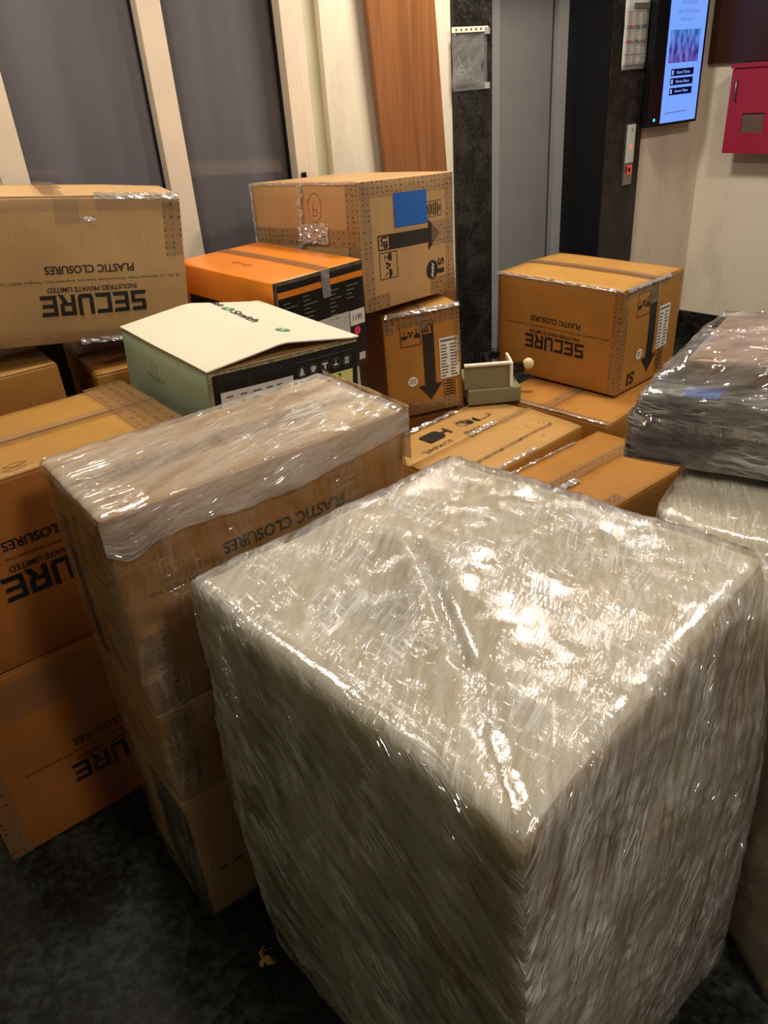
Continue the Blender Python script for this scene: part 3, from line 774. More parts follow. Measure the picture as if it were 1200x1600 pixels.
# red fire cabinet and brown panel on the right wall
fc = thing('fire_hose_cabinet', 'dark red metal fire cabinet with small window on the cream wall', 'cabinet')
M['red'] = plain('dark red paint', lin(158, 34, 58), 0.35, noise_amt=0.04)
slab('cabinet_body', W2, 0.200, 0.66, 0.0, 0.135, 1.055, 1.45, M['red'], fc, 0.003)
slab('top_lip', W2, 0.192, 0.67, 0.0, 0.160, 1.450, 1.470, M['red'], fc, 0.003)
bm = bmesh.new()
for s0, s1, z0, z1 in ((0.200, 0.282, 1.055, 1.448), (0.398, 0.66, 1.055, 1.448), (0.282, 0.398, 1.055, 1.152), (0.282, 0.398, 1.244, 1.448)):
    add_box(bm, (s0, 0.137, z0), (s1, 0.150, z1), 0, 0, lambda c: W2(c.x, c.y, c.z))
bmesh.ops.recalc_face_normals(bm, faces=bm.faces)
dd = mesh_obj('cabinet_door', bm, M['red'], fc)
slab('door_window', W2, 0.280, 0.400, 0.136, 0.141, 1.150, 1.246, plain('dusty grey brown glass', lin(108, 84, 76), 0.25), dd)
bm = bmesh.new(); add_tube(bm, [W2(0.236, 0.150, 1.400), W2(0.236, 0.168, 1.396), W2(0.237, 0.172, 1.35), W2(0.238, 0.168, 1.306), W2(0.238, 0.150, 1.302)], 0.0045)
smooth(mesh_obj('door_handle', bm, M['steel'], dd))
bm = bmesh.new(); add_box(bm, (0, 0, 0), (1.3, 0.030, 0.875), 0.002); wp = mesh_obj('wood_panel', bm, M['dark_wood'])
wp.matrix_world = Matrix.Translation(W2(0.002, 0.002, 1.475)) @ Matrix((D2, N2, (0, 0, 1))).transposed().to_4x4()
tag(wp, 'large dark brown wooden panel on the wall above the red cabinet', 'panel')

# ================================================================== CARTONS
BR = rad
def rotxyz(yaw, tx=0, ty=0): # Z @ X @ Y
    return (Matrix.Rotation(rad(yaw), 3, 'Z') @ Matrix.Rotation(rad(tx), 3, 'X') @ Matrix.Rotation(rad(ty), 3, 'Y')).to_euler()

GC = 'brown cartons with printed sides'
# left front stack: two cartons, one on the other
YA = 36.9
A1 = carton('cardboard_carton', 'lower orange brown printed carton on the floor at the left edge', (-.784, 1.541, 0), rotxyz(YA), .65, .364, .496, M['carton_deep'], GC, bulge=0.002, seed=1, tape_seam=False)
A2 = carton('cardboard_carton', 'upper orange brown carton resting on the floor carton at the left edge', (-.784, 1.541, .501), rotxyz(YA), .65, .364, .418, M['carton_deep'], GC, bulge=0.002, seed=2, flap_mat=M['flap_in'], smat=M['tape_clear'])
maker_print(A2, 'f', 0.006, 0.006, 1.06); maker_print(A1, 'f', -0.003, -0.066, 1.0)
tape(A1, [('f', -.32, .13, .32, .225), ('f', -.09, -.22, -.03, .13)], M['tape_clear'])
edge_tapes(A1, 'f', 'L', 0.05, M['tape'])
tape(A2, [('t', .22, -.18, .32, .18, 0.006)], M['tape'], 'cross_tape')
tape(A2, [('t', -.32, -.18, -.12, .18, 0.006)], M['tape_clear'], 'cross_tape')
a = Art((0, 0)); a.line([(-.06, -.15), (-.035, -.14), (-.015, -.15), (-.04, -.16), (-.06, -.15)], 0.003); a.build(on(A2, 't'), 'printed_mark', M['ink_soft'], A2.root, 0.007)

# cartons behind it, under the big tan one
H1 = carton('cardboard_carton', 'orange brown carton under the big tan printed carton, at the left edge', (-1.18, 2.03, 0), rotxyz(34), .56, .34, .928, M['carton'], GC, bulge=0.001, seed=3, flap_mat=M['flap_in'], tape_seam=False)
I1 = carton('cardboard_carton', 'barely visible orange carton in the dark gap behind the cream box', (-.725, 2.33, 0), rotxyz(30), .34, .43, .88, M['carton'], GC, bulge=0.001, seed=4, tape_seam=False)
S4 = Box('cardboard_carton', 'added black box standing in for the shaded gap under the big tan carton at the left', 'box', (-1.003, 2.579, 0), rotxyz(34), .50, .15, .90, GC, 0.0, 33)  # added box, coloured black to give the gap its shade
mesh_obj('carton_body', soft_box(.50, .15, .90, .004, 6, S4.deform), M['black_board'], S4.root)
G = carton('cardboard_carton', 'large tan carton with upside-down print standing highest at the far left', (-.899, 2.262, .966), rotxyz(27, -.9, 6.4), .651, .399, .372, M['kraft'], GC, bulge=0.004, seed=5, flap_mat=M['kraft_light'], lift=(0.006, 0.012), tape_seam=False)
maker_print(G, 'f', 0.069, -0.055, 1.0)
edge_tapes(G, 'f', '', 0.04); tape(G, [('f', .275, .03, .322, .17)], M['tape'], 'corner_tape')
tape(G, [('f', -.32, .150, .322, .183), ('f', -.32, -.183, .322, -.155), ('f', -.0, .12, .06, .184)], M['tape_clear'])
tape(G, [('t', -.02, -.19, .03, .05, 0.016)], M['tape_brown'], 'brown_tape')
bm = bmesh.new(); bm.loops.layers.uv.new('UVMap')
crumple_strip(bm, G.P('f', .10, .184, .003), G.P('f', .32, .184, .003), 0.016, 20, 3, Vector((0, -1, .4)), 0.004)
crumple_strip(bm, G.P('f', .02, -.183, .002), G.P('f', .20, -.183, .002), 0.014, 20, 5, Vector((0, -1, .2)), 0.004)
crumple_strip(bm, G.P('f', .06, .13, .002), G.P('f', .10, .13, .002), 0.012, 6, 6, Vector((0, -1, .0)), 0.004)
mesh_obj('tape_edge', bm, M['tape_shiny'], G.root)

# plain supports no one sees, holding up the cream box and the orange box
S1 = carton('cardboard_carton', 'carton hidden under the cream topped box', (-.357, 1.935, 0), rotxyz(37), .38, .36, .596, M['carton'], GC, bulge=0.0, seed=6, tape_seam=False)
S2 = carton('cardboard_carton', 'carton hidden under the orange and black box', (-.330, 2.520, 0), rotxyz(43.9), .33, .46, .724, M['carton'], GC, bulge=0.0, seed=7, tape_seam=False)
S3 = carton('cardboard_carton', 'carton hidden under the upright arrow carton', (.145, 2.87, 0), rotxyz(17.9), .27, .30, .421, M['carton'], GC, bulge=0.0, seed=8, tape_seam=False)

# upright arrow carton and the wide one lying on it
Mx = carton('cardboard_carton', 'small upright orange carton with a black arrow pointing down, below the blue-stickered one', (.139, 2.853, .431), rotxyz(17.9, -.3, -1.0), .295, .343, .386, M['carton'], GC, seam='y', bulge=0.003, seed=9, flap_mat=M['flap_in'])
arrow_print(Mx, 'f', (0.020, 0.010), 0.0, 0.92)
edge_tapes(Mx, 'f', 'TB', 0.05); tape(Mx, [('f', .122, -.02, .145, .19), ('f', -.145, .13, -.11, .19)], M['tape'], 'corner_tape')
bm = bmesh.new(); bm.loops.layers.uv.new('UVMap')
crumple_strip(bm, Mx.P('f', -.14, .193, .003), Mx.P('f', .145, .193, .003), 0.016, 26, 8, Vector((0, -1, .8)), 0.006)
mesh_obj('tape_edge', bm, M['tape_shiny'], Mx.root)

L = carton('cardboard_carton', 'tan carton lying on its side with blue sticker and sideways arrow', (-.027, 2.880, .843), rotxyz(46.7, -1.8, 3.2), .488, .511, .402, M['kraft'], GC, bulge=0.004, seed=10, flaps=False)
arrow_print(L, 'f', (-0.008, 0.009), pi/2, 1.0, box_label=False, circ=False)
a = Art(); a.disc(.112, -.112, .033); lo = a.build(on(L, 'f'), 'round_logo', M['ink'], L.root, .0013)
a = Art(); a.text('Abbp', .112, -.112, w=.052, h=.018, bold=0.03, rot=-pi/2, shear=0.2); a.build(on(L, 'f'), 'logo_lettering', M['paper'], lo, .0022)
a = Art((.163, -.108), -pi/2); a.text('S', -.017, 0, w=.026, h=.036, bold=.03); a.text('1', .014, 0, w=.016, h=.036, bold=.03); a.build(on(L, 'f'), 'printed_lettering', M['ink'], L.root)
a = Art(); a.rect(-.083, .050, .088, .156); a.build(on(L, 'f'), 'blue_sticker', M['blue'], L.root, .0020)
edge_tapes(L, 'f', 'LTR', 0.052); tape(L, [('f', -.23, -.20, -.12, -.15), ('f', .10, -.20, .236, -.14), ('f', .11, -.03, .236, .05)], M['tape'], 'corner_tape')
tape(L, [('l', .20, -.2, .253, .2), ('l', -.253, .006, .253, .060)], M['tape'], 'side_tape')
tape(L, [('l', -.255, -.2, -.245, .2), ('l', -.015, -.02, .012, .2)], M['tape_clear'], 'side_tape')
bm = bmesh.new(); bm.loops.layers.uv.new('UVMap')
crumple_strip(bm, L.P('l', -.002, .20, .004), L.P('l', -.012, .0, .004), 0.020, 30, 2, Vector((-1, 0, 0)), 0.007)
for k in range(4): crumple_strip(bm, L.P('l', -.02, .066-k*.015, .003), L.P('l', .12, .068-k*.015, .003), 0.018, 24, 11+k, Vector((-1, 0, 0)), 0.006)
crumple_strip(bm, L.P('l', -.252, .20, .003), L.P('l', -.252, -.05, .003), 0.012, 30, 17, Vector((-1, 0, 0)), 0.004)
crumple_strip(bm, L.P('l', -.25, .198, .003), L.P('l', .25, .198, .003), 0.008, 30, 18, Vector((-1, 0, 0)), 0.003)
mesh_obj('crumpled_tape', bm, M['tape_shiny'], L.root)
a = Art(); a.ring(.06, .125, .032, .0018, 20, .045); a.line([(.052, .14), (.05, .10), (.068, .10), (.07, .12), (.052, .118)], .0018); a.line([(.03, .14), (.024, .15)], .002)
a.build(on(L, 'l'), 'pen_mark', M['ink_faint'], L.root)
# orange and black box
K = Box('cardboard_carton', 'glossy orange topped box with black front, behind the cream box', 'box', (-.319, 2.513, .731), rotxyz(43.9, 1.2, .2), .357, .516, .334, GC, 0.002, 11)
mesh_obj('carton_body', soft_box(K.w, K.d, K.h, .004, 9, K.deform, 0, {'f': 1, 'l': 0, 't': 0, 'r': 1, 'b': 1, 'u': 1}), [M['orange'], M['black_board']], K.root)
a = Art(); a.rect(-.174, .118, .174, .136); a.build(on(K, 'f'), 'orange_stripe', M['orange'], K.root)
a = Art(); random.seed(8)
for x, rows, top in ((-.150, 4, .098), (-.075, 7, .105), (.028, 8, .098), (.100, 4, .098)):
    for i in range(rows): a.rect(x, top-i*.0125, x+random.uniform(.02, .055), top-i*.0125+.0035)
a.build(on(K, 'f'), 'fine_print', M['ghost_ink'], K.root)
a = Art(); a.rect(-.06, -.06, .105, .022); a.build(on(K, 'f'), 'silver_label', M['paper_dull'], K.root)
a = Art(); a.rect(.108, -.028, .172, .020); lo = a.build(on(K, 'f'), 'price_label', M['paper'], K.root)
a = Art(); a.text('1195', .140, -.004, w=.042, h=.018, shear=.1); a.build(on(K, 'f'), 'handwriting', M['ink'], lo, .002)
a = Art(); a.disc(.136, -.047, .014); a.build(on(K, 'f'), 'dot_sticker', M['pink'], K.root)
a = Art(); a.rect(.138, -.146, .165, -.122); a.build(on(K, 'f'), 'small_label', M['paper_dull'], K.root)
a = Art(); a.rect(-.175, -.160, .255, .078); bs = a.build(on(K, 'l'), 'black_panel', M['black_board'], K.root)
a = Art(); a.poly([(-.125, .05), (-.125, -.14), (.03, -.14)]); a.build(on(K, 'l'), 'orange_shape', M['orange'], bs, .002)
tape(K, [('t', -.005, -.256, .04, .256), ('f', .0, .09, .036, .167)], M['tape_brown'])
tape(K, [('f', .002, .085, .034, .168, .003)], M['tape_shiny'], 'tape_tail')
a = Art((-.08, .02), pi/2); a.text('Exide', 0, 0, w=.09, h=.02, shear=.2); a.build(on(K, 't'), 'pressed_lettering', plain('dark orange print', lin(196, 88, 16), .4), K.root)
tape(K, [('f', -.176, .155, .176, .166, .0016), ('f', -.176, -.16, -.165, .166, .0016)], plain('scuffed board edge', lin(86, 78, 66), .5, noise_amt=.5, nscale=60), 'worn_edge', .0016)

# cream and green box with bent lid
J = Box('cardboard_carton', 'cream topped box with worn black front and slightly open lid', 'box', (-.357, 1.902, .620), rotxyz(37, 1.7, 2.9), .409, .465, .392, GC, 0.002, 12)
mesh_obj('carton_body', soft_box(J.w, J.d, J.h, .004, 9, J.deform, 0, {'f': 1, 'l': 0, 't': 2, 'r': 1, 'b': 0, 'u': 0}), [M['mint'], M['black_worn'], M['kraft']], J.root)
def lid(u, v, top):
    a_, b_ = u/(.409/2), v/(.465/2)
    z = .3945 + .022*max(0, 1-abs(a_+.05)/.95)*(.75+.5*abs(b_))**1.0
    return J.deform(Vector((u*1.006, v*1.004, .392)))+Vector((0, -.003 if b_ < -.98 else 0, z-.392+(.003 if top else 0)))
bm = bmesh.new(); n_ = 16
tp = [[bm.verts.new(lid(-.2045+.409*i/n_, -.2325+.465*j/n_, 1)) for j in range(n_+1)] for i in range(n_+1)]
bt = [[bm.verts.new(lid(-.2045+.409*i/n_, -.2325+.465*j/n_, 0)) for j in range(n_+1)] for i in range(n_+1)]
for i in range(n_):
    for j in range(n_):
        bm.faces.new((tp[i][j], tp[i+1][j], tp[i+1][j+1], tp[i][j+1])); bm.faces.new((bt[i][j], bt[i][j+1], bt[i+1][j+1], bt[i+1][j]))
for i in range(n_):
    bm.faces.new((tp[i+1][0], tp[i][0], bt[i][0], bt[i+1][0])); bm.faces.new((tp[i][n_], tp[i+1][n_], bt[i+1][n_], bt[i][n_]))
    bm.faces.new((tp[0][i], tp[0][i+1], bt[0][i+1], bt[0][i])); bm.faces.new((tp[n_][i+1], tp[n_][i], bt[n_][i], bt[n_][i+1]))
ld = mesh_obj('lid', bm, M['cream'], J.root)
fn = lambda u, v, o_: lid(u, v, 1)+Vector((0, 0, o_))
a = Art(); g_ = Art()
for v0 in (.285, .06, -.205+.06):
    if v0 < .2: a.text('Smith', .064, v0, w=.12, h=.030, rot=-pi/2, bold=.02)
    else: a.text('ith', .066, .205, w=.045, h=.026, rot=-pi/2, bold=.02)
for v0 in (.148, -.115):
    g_.disc(.064, v0, .017, .021); 
a.polys = [p for p in a.polys if all(q[1] > -.05 for q in p)]
a.build(fn, 'brand_lettering', M['ink_soft'], ld, .0012); lf = g_.build(fn, 'leaf_logo', M['leaf'], ld, .0010)
a = Art()
for v0 in (.148, -.115): a.line([(.050, v0-.016), (.066, v0), (.078, v0+.012)], .004); a.line([(.078, v0-.012), (.060, v0+.003), (.050, v0+.016)], .003)
a.build(fn, 'logo_vein', M['cream'], lf, .0016)
a = Art(); a.line([(.02, .172), (.19, .172)], .0012)
for i in range(5): a.ring(.035+i*.0335, .148, .0135, .0012, 20)
a.build(on(J, 'f'), 'icon_rings', M['ghost_ink'], J.root, .0013)
a = Art(); x = .035
a.poly([(x-.007, .139), (x+.007, .139), (x+.005, .150), (x-.005, .150)]); a.disc(x, .153, .004)
x += .0335; a.disc(x, .150, .008, .006); a.rect(x-.006, .141, x+.004, .147)
x += .0335; a.rect(x-.008, .151, x+.008, .156); a.rect(x-.002, .140, x+.004, .151)
x += .0335; a.disc(x, .144, .007, .003); a.rect(x-.001, .147, x+.001, .157)
x += .0335; a.frame(x-.006, .140, x+.006, .156, .003); a.rect(x-.001, .14, x+.001, .156)
a.build(on(J, 'f'), 'care_icons', M['white_ink'], J.root, .0013)
a = Art(); a.rect(-.178, .085, .010, .146); lo = a.build(on(J, 'f'), 'address_label', M['paper'], J.root, .0014)
a = Art(); random.seed(4)
for x in (-.165, -.130, -.098, -.062, -.035): 
    for z in (.100, .116, .132): a.rect(x, z, x+random.uniform(.012, .024), z+.0035)
a.build(on(J, 'f'), 'label_print', M['print_grey'], lo, .002)
a = Art(); a.rect(.112, .060, .186, .124); lo = a.build(on(J, 'f'), 'energy_sticker', M['yellow'], J.root, .0014)
a = Art(); a.rect(.140, .108, .150, .120); a.text('AC MOTOR', .149, .088, w=.05, h=.008); a.rect(.125, .068, .172, .078); a.build(on(J, 'f'), 'sticker_print', M['olive_ink'], lo, .002)
a = Art(); a.text('TRENDS OF TOMORROW', -.09, .171, w=.13, h=.016); a.disc(-.02, .171, .005, n=6); a.build(on(J, 'f'), 'faded_lettering', plain('very dim print', lin(58, 54, 50), .4), J.root, .0013)
a = Art(); a.text('THIS SIDE UP', -.04, .115, w=.10, h=.012); a.frame(-.06, .13, -.03, .155, .0015); a.build(on(J, 'l'), 'side_print', plain('dull green print', lin(120, 134, 110), .5), J.root, .0013)
tape(J, [('f', -.204, -.19, -.194, .194, .0016), ('f', -.2, .188, .2, .194, .0016)], plain('bare worn edge', lin(150, 138, 100), .6, noise_amt=.4, nscale=80), 'worn_edge')

# far right printed carton
Nn = carton('cardboard_carton', 'orange brown printed carton standing alone near the lift door on the right', (.865, 3.027, .442), rotxyz(-48.5, -.5, .4), .564, .421, .392, M['carton'], GC, bulge=0.004, seed=13, flap_mat=M['flap_in'], lift=(0.004, 0.002), smat=M['tape_brown'])
maker_print(Nn, 'f', 0.0, -0.022, 1.0)
arrow_print(Nn, 'r', (0.0, 0.008), 0.0, 1.0)
a = Art((-.115, -.150)); a.text('SI', 0, 0, w=.05, h=.05, bold=.03, rot=pi); a.build(on(Nn, 'r'), 'printed_lettering', M['ink'], Nn.root)
edge_tapes(Nn, 'f', 'R', 0.035); edge_tapes(Nn, 'r', 'LT', 0.035); tape(Nn, [('f', -.280, -.19, -.262, .19)], M['tape'], 'side_tape')
tape(Nn, [('f', -.28, .172, .28, .194), ('r', -.03, .11, .035, .194)], M['tape_clear'], 'clear_tape')
bm = bmesh.new(); bm.loops.layers.uv.new('UVMap')
crumple_strip(bm, Nn.P('f', -.28, .193, .003), Nn.P('f', .28, .193, .003), 0.010, 40, 22, Vector((0, -1, .8)), 0.004)
crumple_strip(bm, Nn.P('r', -.20, .193, .003), Nn.P('r', .10, .193, .003), 0.014, 30, 23, Vector((1, 0, .8)), 0.005)
mesh_obj('tape_edge', bm, M['tape_shiny'], Nn.root)

# low cartons seen from above in the middle
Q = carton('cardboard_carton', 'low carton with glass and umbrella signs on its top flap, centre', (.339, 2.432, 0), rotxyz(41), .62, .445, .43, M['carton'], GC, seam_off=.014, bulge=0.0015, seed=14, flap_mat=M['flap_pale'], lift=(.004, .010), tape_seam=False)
a = Art((-.02, -.135)); a.text('KEEP FREE FROM CONTAMINATION ODOUR', .06, 0, w=.42, h=.013, bold=.01); a.rect(.16, -.04, .175, -.037)
a.build(on(Q, 't'), 'printed_lettering', M['ink_soft'], Q.root, .0075)
a = Art(); a.ring(.215, -.10, .045, .0012, 24); a.ring(.235, -.10, .012, .0012, 12); a.build(on(Q, 't'), 'faint_stamp', M['ink_faint'], Q.root, .0065)
a = Art(); a.rect(-.135, .085, -.065, .148, .03); a.disc(-.065, .116, .014, .031); a.line([(-.06, .116), (-.022, .116)], .010); a.line([(-.022, .09), (-.022, .142)], .008)
for k in range(5): a.line([(.04+k*.012, .145-k*.004), (.075+k*.006, .105+k*.002)], .0035)
a.ring(.055, .115, .020, .003, 14); a.disc(.085, .102, .012); a.line([(.05, .09), (.10, .09)], .003)
a.line([(.125, .085), (.175, .085)], .0035); a.ring(.175, .0975, .0125, .0035, 10, None, -pi/2, pi/2); a.disc(.122, .10, .012, .022, 10, pi/2, 3*pi/2)
a.text('IMPACT', -.13, .045, w=.12, h=.020); a.text('PACK', .045, .045, w=.07, h=.018)
a.line([(-.20, .03), (-.20, .055), (-.215, .055)], .003); a.line([(.0, .03), (.0, .055), (.015, .055)], .003)
a.build(on(Q, 't'), 'printed_care_marks', M['ink'], Q.root, .0062)
bm = bmesh.new(); bm.loops.layers.uv.new('UVMap')
UPV = Vector((0, 0, 1))
crumple_strip(bm, Q.P('t', -.02, .012, .012), Q.P('t', .13, .014, .012), 0.022, 30, 31, UPV, 0.007)
crumple_strip(bm, Q.P('t', -.26, .205, .006), Q.P('t', .12, .205, .006), 0.020, 40, 32, UPV, 0.007)
crumple_strip(bm, Q.P('t', -.26, -.215, .003), Q.P('t', .06, -.215, .003), 0.012, 40, 33, UPV, 0.006)
mesh_obj('crumpled_tape', bm, M['tape_shiny'], Q.root)
tape(Q, [('t', .13, -.01, .30, .035, .010)], M['tape_clear'])

ST = carton('cardboard_carton', 'low carton with dotted tape along its middle seam, beside the dark wrapped bundle', (.605, 2.078, 0), rotxyz(37.5), .68, .36, .425, M['carton'], GC, bulge=0.0015, seed=15, flap_mat=M['carton'], lift=(.004, .006), tape_seam=False)
tape(ST, [('t', -.30, .004, .30, .050, .0085), ('t', -.30, -.055, -.24, .17, .005), ('t', -.2, -.175, .0, -.13, .004)], M['tape'], 'dotted_tape')
bm = bmesh.new(); bm.loops.layers.uv.new('UVMap')
crumple_strip(bm, ST.P('t', -.29, -.005, .010), ST.P('t', -.03, -.005, .010), 0.012, 40, 41, UPV, 0.006)
crumple_strip(bm, ST.P('t', -.16, -.012, .010), ST.P('t', -.02, -.012, .010), 0.024, 20, 43, UPV, 0.008)
crumple_strip(bm, ST.P('t', -.20, .172, .004), ST.P('t', .20, .172, .004), 0.008, 40, 42, UPV, 0.005)
mesh_obj('crumpled_tape', bm, M['tape_shiny'], ST.root)

PP = carton('cardboard_carton', 'low carton under the printed carton by the lift, at the right', (.849, 2.831, 0), rotxyz(-47), .50, .60, .43, M['carton'], GC, seam='y', bulge=0.001, seed=16, flap_mat=M['carton'], lift=(.001, .002), tape_seam=False)
tape(PP, [('t', -.045, -.298, .0, .298, .006), ('t', -.248, -.298, .248, -.262, .004)], M['tape'], 'dotted_tape')
bm = bmesh.new(); bm.loops.layers.uv.new('UVMap')
crumple_strip(bm, PP.P('t', -.22, -.296, .004), PP.P('t', .24, -.296, .004), 0.010, 40, 51, UPV, 0.004)
mesh_obj('tape_edge', bm, M['tape_shiny'], PP.root)

# low kraft box and overturned white shelf with castors on it
lb = carton('cardboard_carton', 'flat kraft box wedged beside the small arrow carton', (.445, 2.835, .4375), rotxyz(2), .20, .25, .060, M['olive_board'], GC, bulge=0.0, seed=17, flaps=False)
tr = thing('castor_shelf', 'small white edged shelf with castors between the arrow carton and the printed carton', 'shelf', (0.338, 2.72, .4985))
bm = bmesh.new(); add_box(bm, (.0, .0, .001), (.176, .010, .088), .001); mesh_obj('shelf_panel', bm, M['olive_board'], tr)
bm = bmesh.new()
add_box(bm, (.0, -.004, .088), (.180, .016, .096), .002); add_box(bm, (.169, -.006, .001), (.181, .014, .094), .002); add_box(bm, (.171, .014, .070), (.181, .110, .096), .002)
mesh_obj('white_edge', bm, M['white_board'], tr)
for k, (x, y, z) in enumerate(((.228, .130, .028), (.112, .215, .048))):
    bm = bmesh.new(); add_box(bm, (x-.020, y-.012, z-.020), (x+.022, y+.012, z+.018), .004); br = mesh_obj('castor_bracket', bm, M['black_plastic'], tr)
    bm = bmesh.new(); prof = [(.0, -.012), (.017, -.012), (.021, -.006), (.021, .006), (.017, .012), (.0, .012)]
    rings = []
    for r0, y0 in prof:
        rings.append([bm.verts.new((x+.036+r0*cos(t*pi/10), y-.004+y0, z+.012+r0*sin(t*pi/10))) for t in range(20)])
    for r_a, r_b in zip(rings, rings[1:]):
        for t in range(20):
            try: bm.faces.new((r_a[t], r_a[(t+1) % 20], r_b[(t+1) % 20], r_b[t]))
            except ValueError: pass
    bmesh.ops.remove_doubles(bm, verts=bm.verts, dist=1e-5)
    smooth(mesh_obj('castor_wheel', bm, M['nylon'] if k == 0 else M['black_plastic'], br))
bm = bmesh.new(); add_box(bm, (.181, .060, .030), (.212, .145, .040), .002); add_box(bm, (.10, .010, .06), (.115, .205, .068), .002); mesh_obj('shelf_bar', bm, M['black_plastic'], tr)

# ================================================================== WRAPPED STACK (left of centre)
YB = 35.8
B = Box('wrapped_carton_stack', 'tall stack of brown cartons bound in clear film, left of the big foam-wrapped block', 'box', (-.276, 1.310, 0), rotxyz(YB), .596, .288, .995, None, 0.003, 20)
class Sub(Box):
    def __init__(s, parent, z0, w, d, h, seed):
        s.root = parent; s.z0 = z0; s.w, s.d, s.h, s.bulge, s.seed, s.amp = w, d, h, 0.002, seed, 0.0015
    def deform(s, p):
        q = Box.deform(s, p); return Vector((q.x, q.y, q.z+s.z0))
for z0, hh, mt, sd in ((0.002, .352, 'kraft', 21), (.357, .224, 'carton', 22), (.584, .405, 'carton', 23)):
    sb_ = Sub(B.root, z0, .592, .284, hh, sd)
    co = mesh_obj('carton', soft_box(.592, .284, hh, .006, 9, sb_.deform, 0, {'t': 1}), [M[mt], M['kraft_light']], B.root)
    sb_.root = co
    if sd == 23:
        a = Art((.032, .215+.0-.005+.0), pi, 1.0)
        # print sits high on this carton: only the lines the film leaves readable
        a = Art(); c = .5+0.0
        zc = z0+hh/2
        off = lambda v: v+.5-zc
        a.text('PLASTIC CLOSURES', .018, off(.360), w=.256, h=.024, bold=.02, rot=pi)
        a.text(ADDR, .012, off(.330), w=.53, h=.011, rot=pi)
        a.text('INDUSTRIES PRIVATE LIMITED', .018, off(.305), w=.25, h=.014, rot=pi)
        a.polys += Art((.02, off(.262)), pi).secure(0, 0, .29, .054).polys
        a.build(on(sb_, 'f'), 'printed_lettering', M['ink'], co)
        t = Art(); t.rect(-.115, -.175, -.075, .12); t.poly([(-.135, -.17), (-.055, -.17), (-.095, -.20)]); t.frame(-.02, .05, .09, .15, .003); t.frame(-.02, -.16, .07, -.05, .003)
        t.build(on(sb_, 'l'), 'printed_arrow', M['ink'], co)
        tape(sb_, [('f', -.287, -.20, -.235, -.03), ('t', -.28, -.03, .28, .03, .003)], M['tape'])
    if sd == 22:
        tape(sb_, [('f', -.287, -.10, -.23, .108)], M['tape'])
        t = Art(); t.rect(-.115, -.06, -.105, -.02); t.build(on(sb_, 'l'), 'printed_mark', M['ink_soft'], co)
    if sd == 21:
        t = Art(); 
        for k in range(3): t.rect(-.26+k*.035, -.055, -.24+k*.035, -.048)
        t.build(on(sb_, 'f'), 'printed_mark', M['ink'], co)
        t = Art(); t.rect(-.03, -.17, .15, .15); t.build(on(sb_, 'l'), 'dark_panel', M['ink_soft'], co)
M['film_B_side'] = film('stretch film on stack sides', 1.35, (0.0, 0.14), (0.72, 0.66, 0.54), 0.08, 0.08, (8, 130), 0.8, lamt=0.16, dist=.003, lineh=.5, nz=.5, linew=.04)
M['film_B_top'] = film('stretch film on stack top', 0.0, (0.10, 0.42), (0.80, 0.76, 0.69), 0.2, 0.08, (9, 170), 0.8, cross=0.25)
def wrapdef(amp1, amp2, seed, box=B):
    def f(p):
        q = box.deform(p)
        v = noise.noise_vector(Vector((p.x*14, p.y*14, p.z*6+seed)))*amp1
        s_ = noise.noise(Vector((p.x*20+p.z*30, p.y*20+p.z*34, seed)))*amp2
        a, b, c = p.x/(box.w/2), p.y/(box.d/2), (p.z-box.h/2)/(box.h/2)
        out = Vector((a if abs(a) > .97 else 0, b if abs(b) > .97 else 0, c if abs(c) > .97 else 0))
        r = q+out*(s_+abs(v.x))
        if p.z < 0.02: r.z = max(r.z, 0.0015)
        return r
    return f
o = mesh_obj('stretch_wrap', soft_box(.596, .288, .993, .012, 60, wrapdef(.003, .003, 3), .006, {'t': 1}), [M['film_B_side'], M['film_B_top']], B.root)
# bunched film band round the top rim of the stack
M['film_band'] = film('bunched stretch film', 0.05, (0.10, 0.42), (0.74, 0.69, 0.65), 0.2, 0.08, (9, 170), 0.8, cross=0.3)
bm = bmesh.new(); bm.loops.layers.uv.new('UVMap'); uvl = bm.loops.layers.uv.verify()
for face, a0, a1 in (('f', -.302, .302), ('r', -.148, .148)):
    n1_, n2_ = 50, 8; g = []
    for i in range(n1_+1):
        u = a0+(a1-a0)*i/n1_; col = []
        low = .4975-(.040+.030*abs(sin(i*.065))+.006*noise.noise(Vector((i*.4, 0, 2)))+.035*exp(-((i-3)/4)**2)) if face == 'f' else .4975-.11
        for j in range(n2_+1):
            v = low+(.502-low)*j/n2_
            col.append(bm.verts.new(B.P(face, u, v, .013+.004*noise.noise(Vector((u*20, v*70, 4))))))
        g.append(col)
    for i in range(n1_):
        for j in range(n2_):
            f = bm.faces.new((g[i][j], g[i+1][j], g[i+1][j+1], g[i][j+1])); f.smooth = True
            for lp, (x, y) in zip(f.loops, ((i, j), (i+1, j), (i+1, j+1), (i, j+1))): lp[uvl].uv = (a0+(a1-a0)*x/n1_, y*.012)
mesh_obj('film_band', bm, M['film_band'], B.root)

# ================================================================== BIG WRAPPED BLOCK (front)
def quad_deform(top, bot, h, extra=None):
    """bilinear between four top corners and four bottom corners, order (--), (+-), (++), (-+)"""
    def f(p):
        a, b, c = (p.x+.5), (p.y+.5), p.z
        t = c/1.0
        def bl(q): return (q[0]*(1-a)*(1-b)+q[1]*a*(1-b)+q[2]*a*b+q[3]*(1-a)*b)
        P = bl(bot)*(1-t)+bl(top)*t
        return extra(P, a, b, t) if extra else P
    return f
V2 = lambda *c: Vector(c)
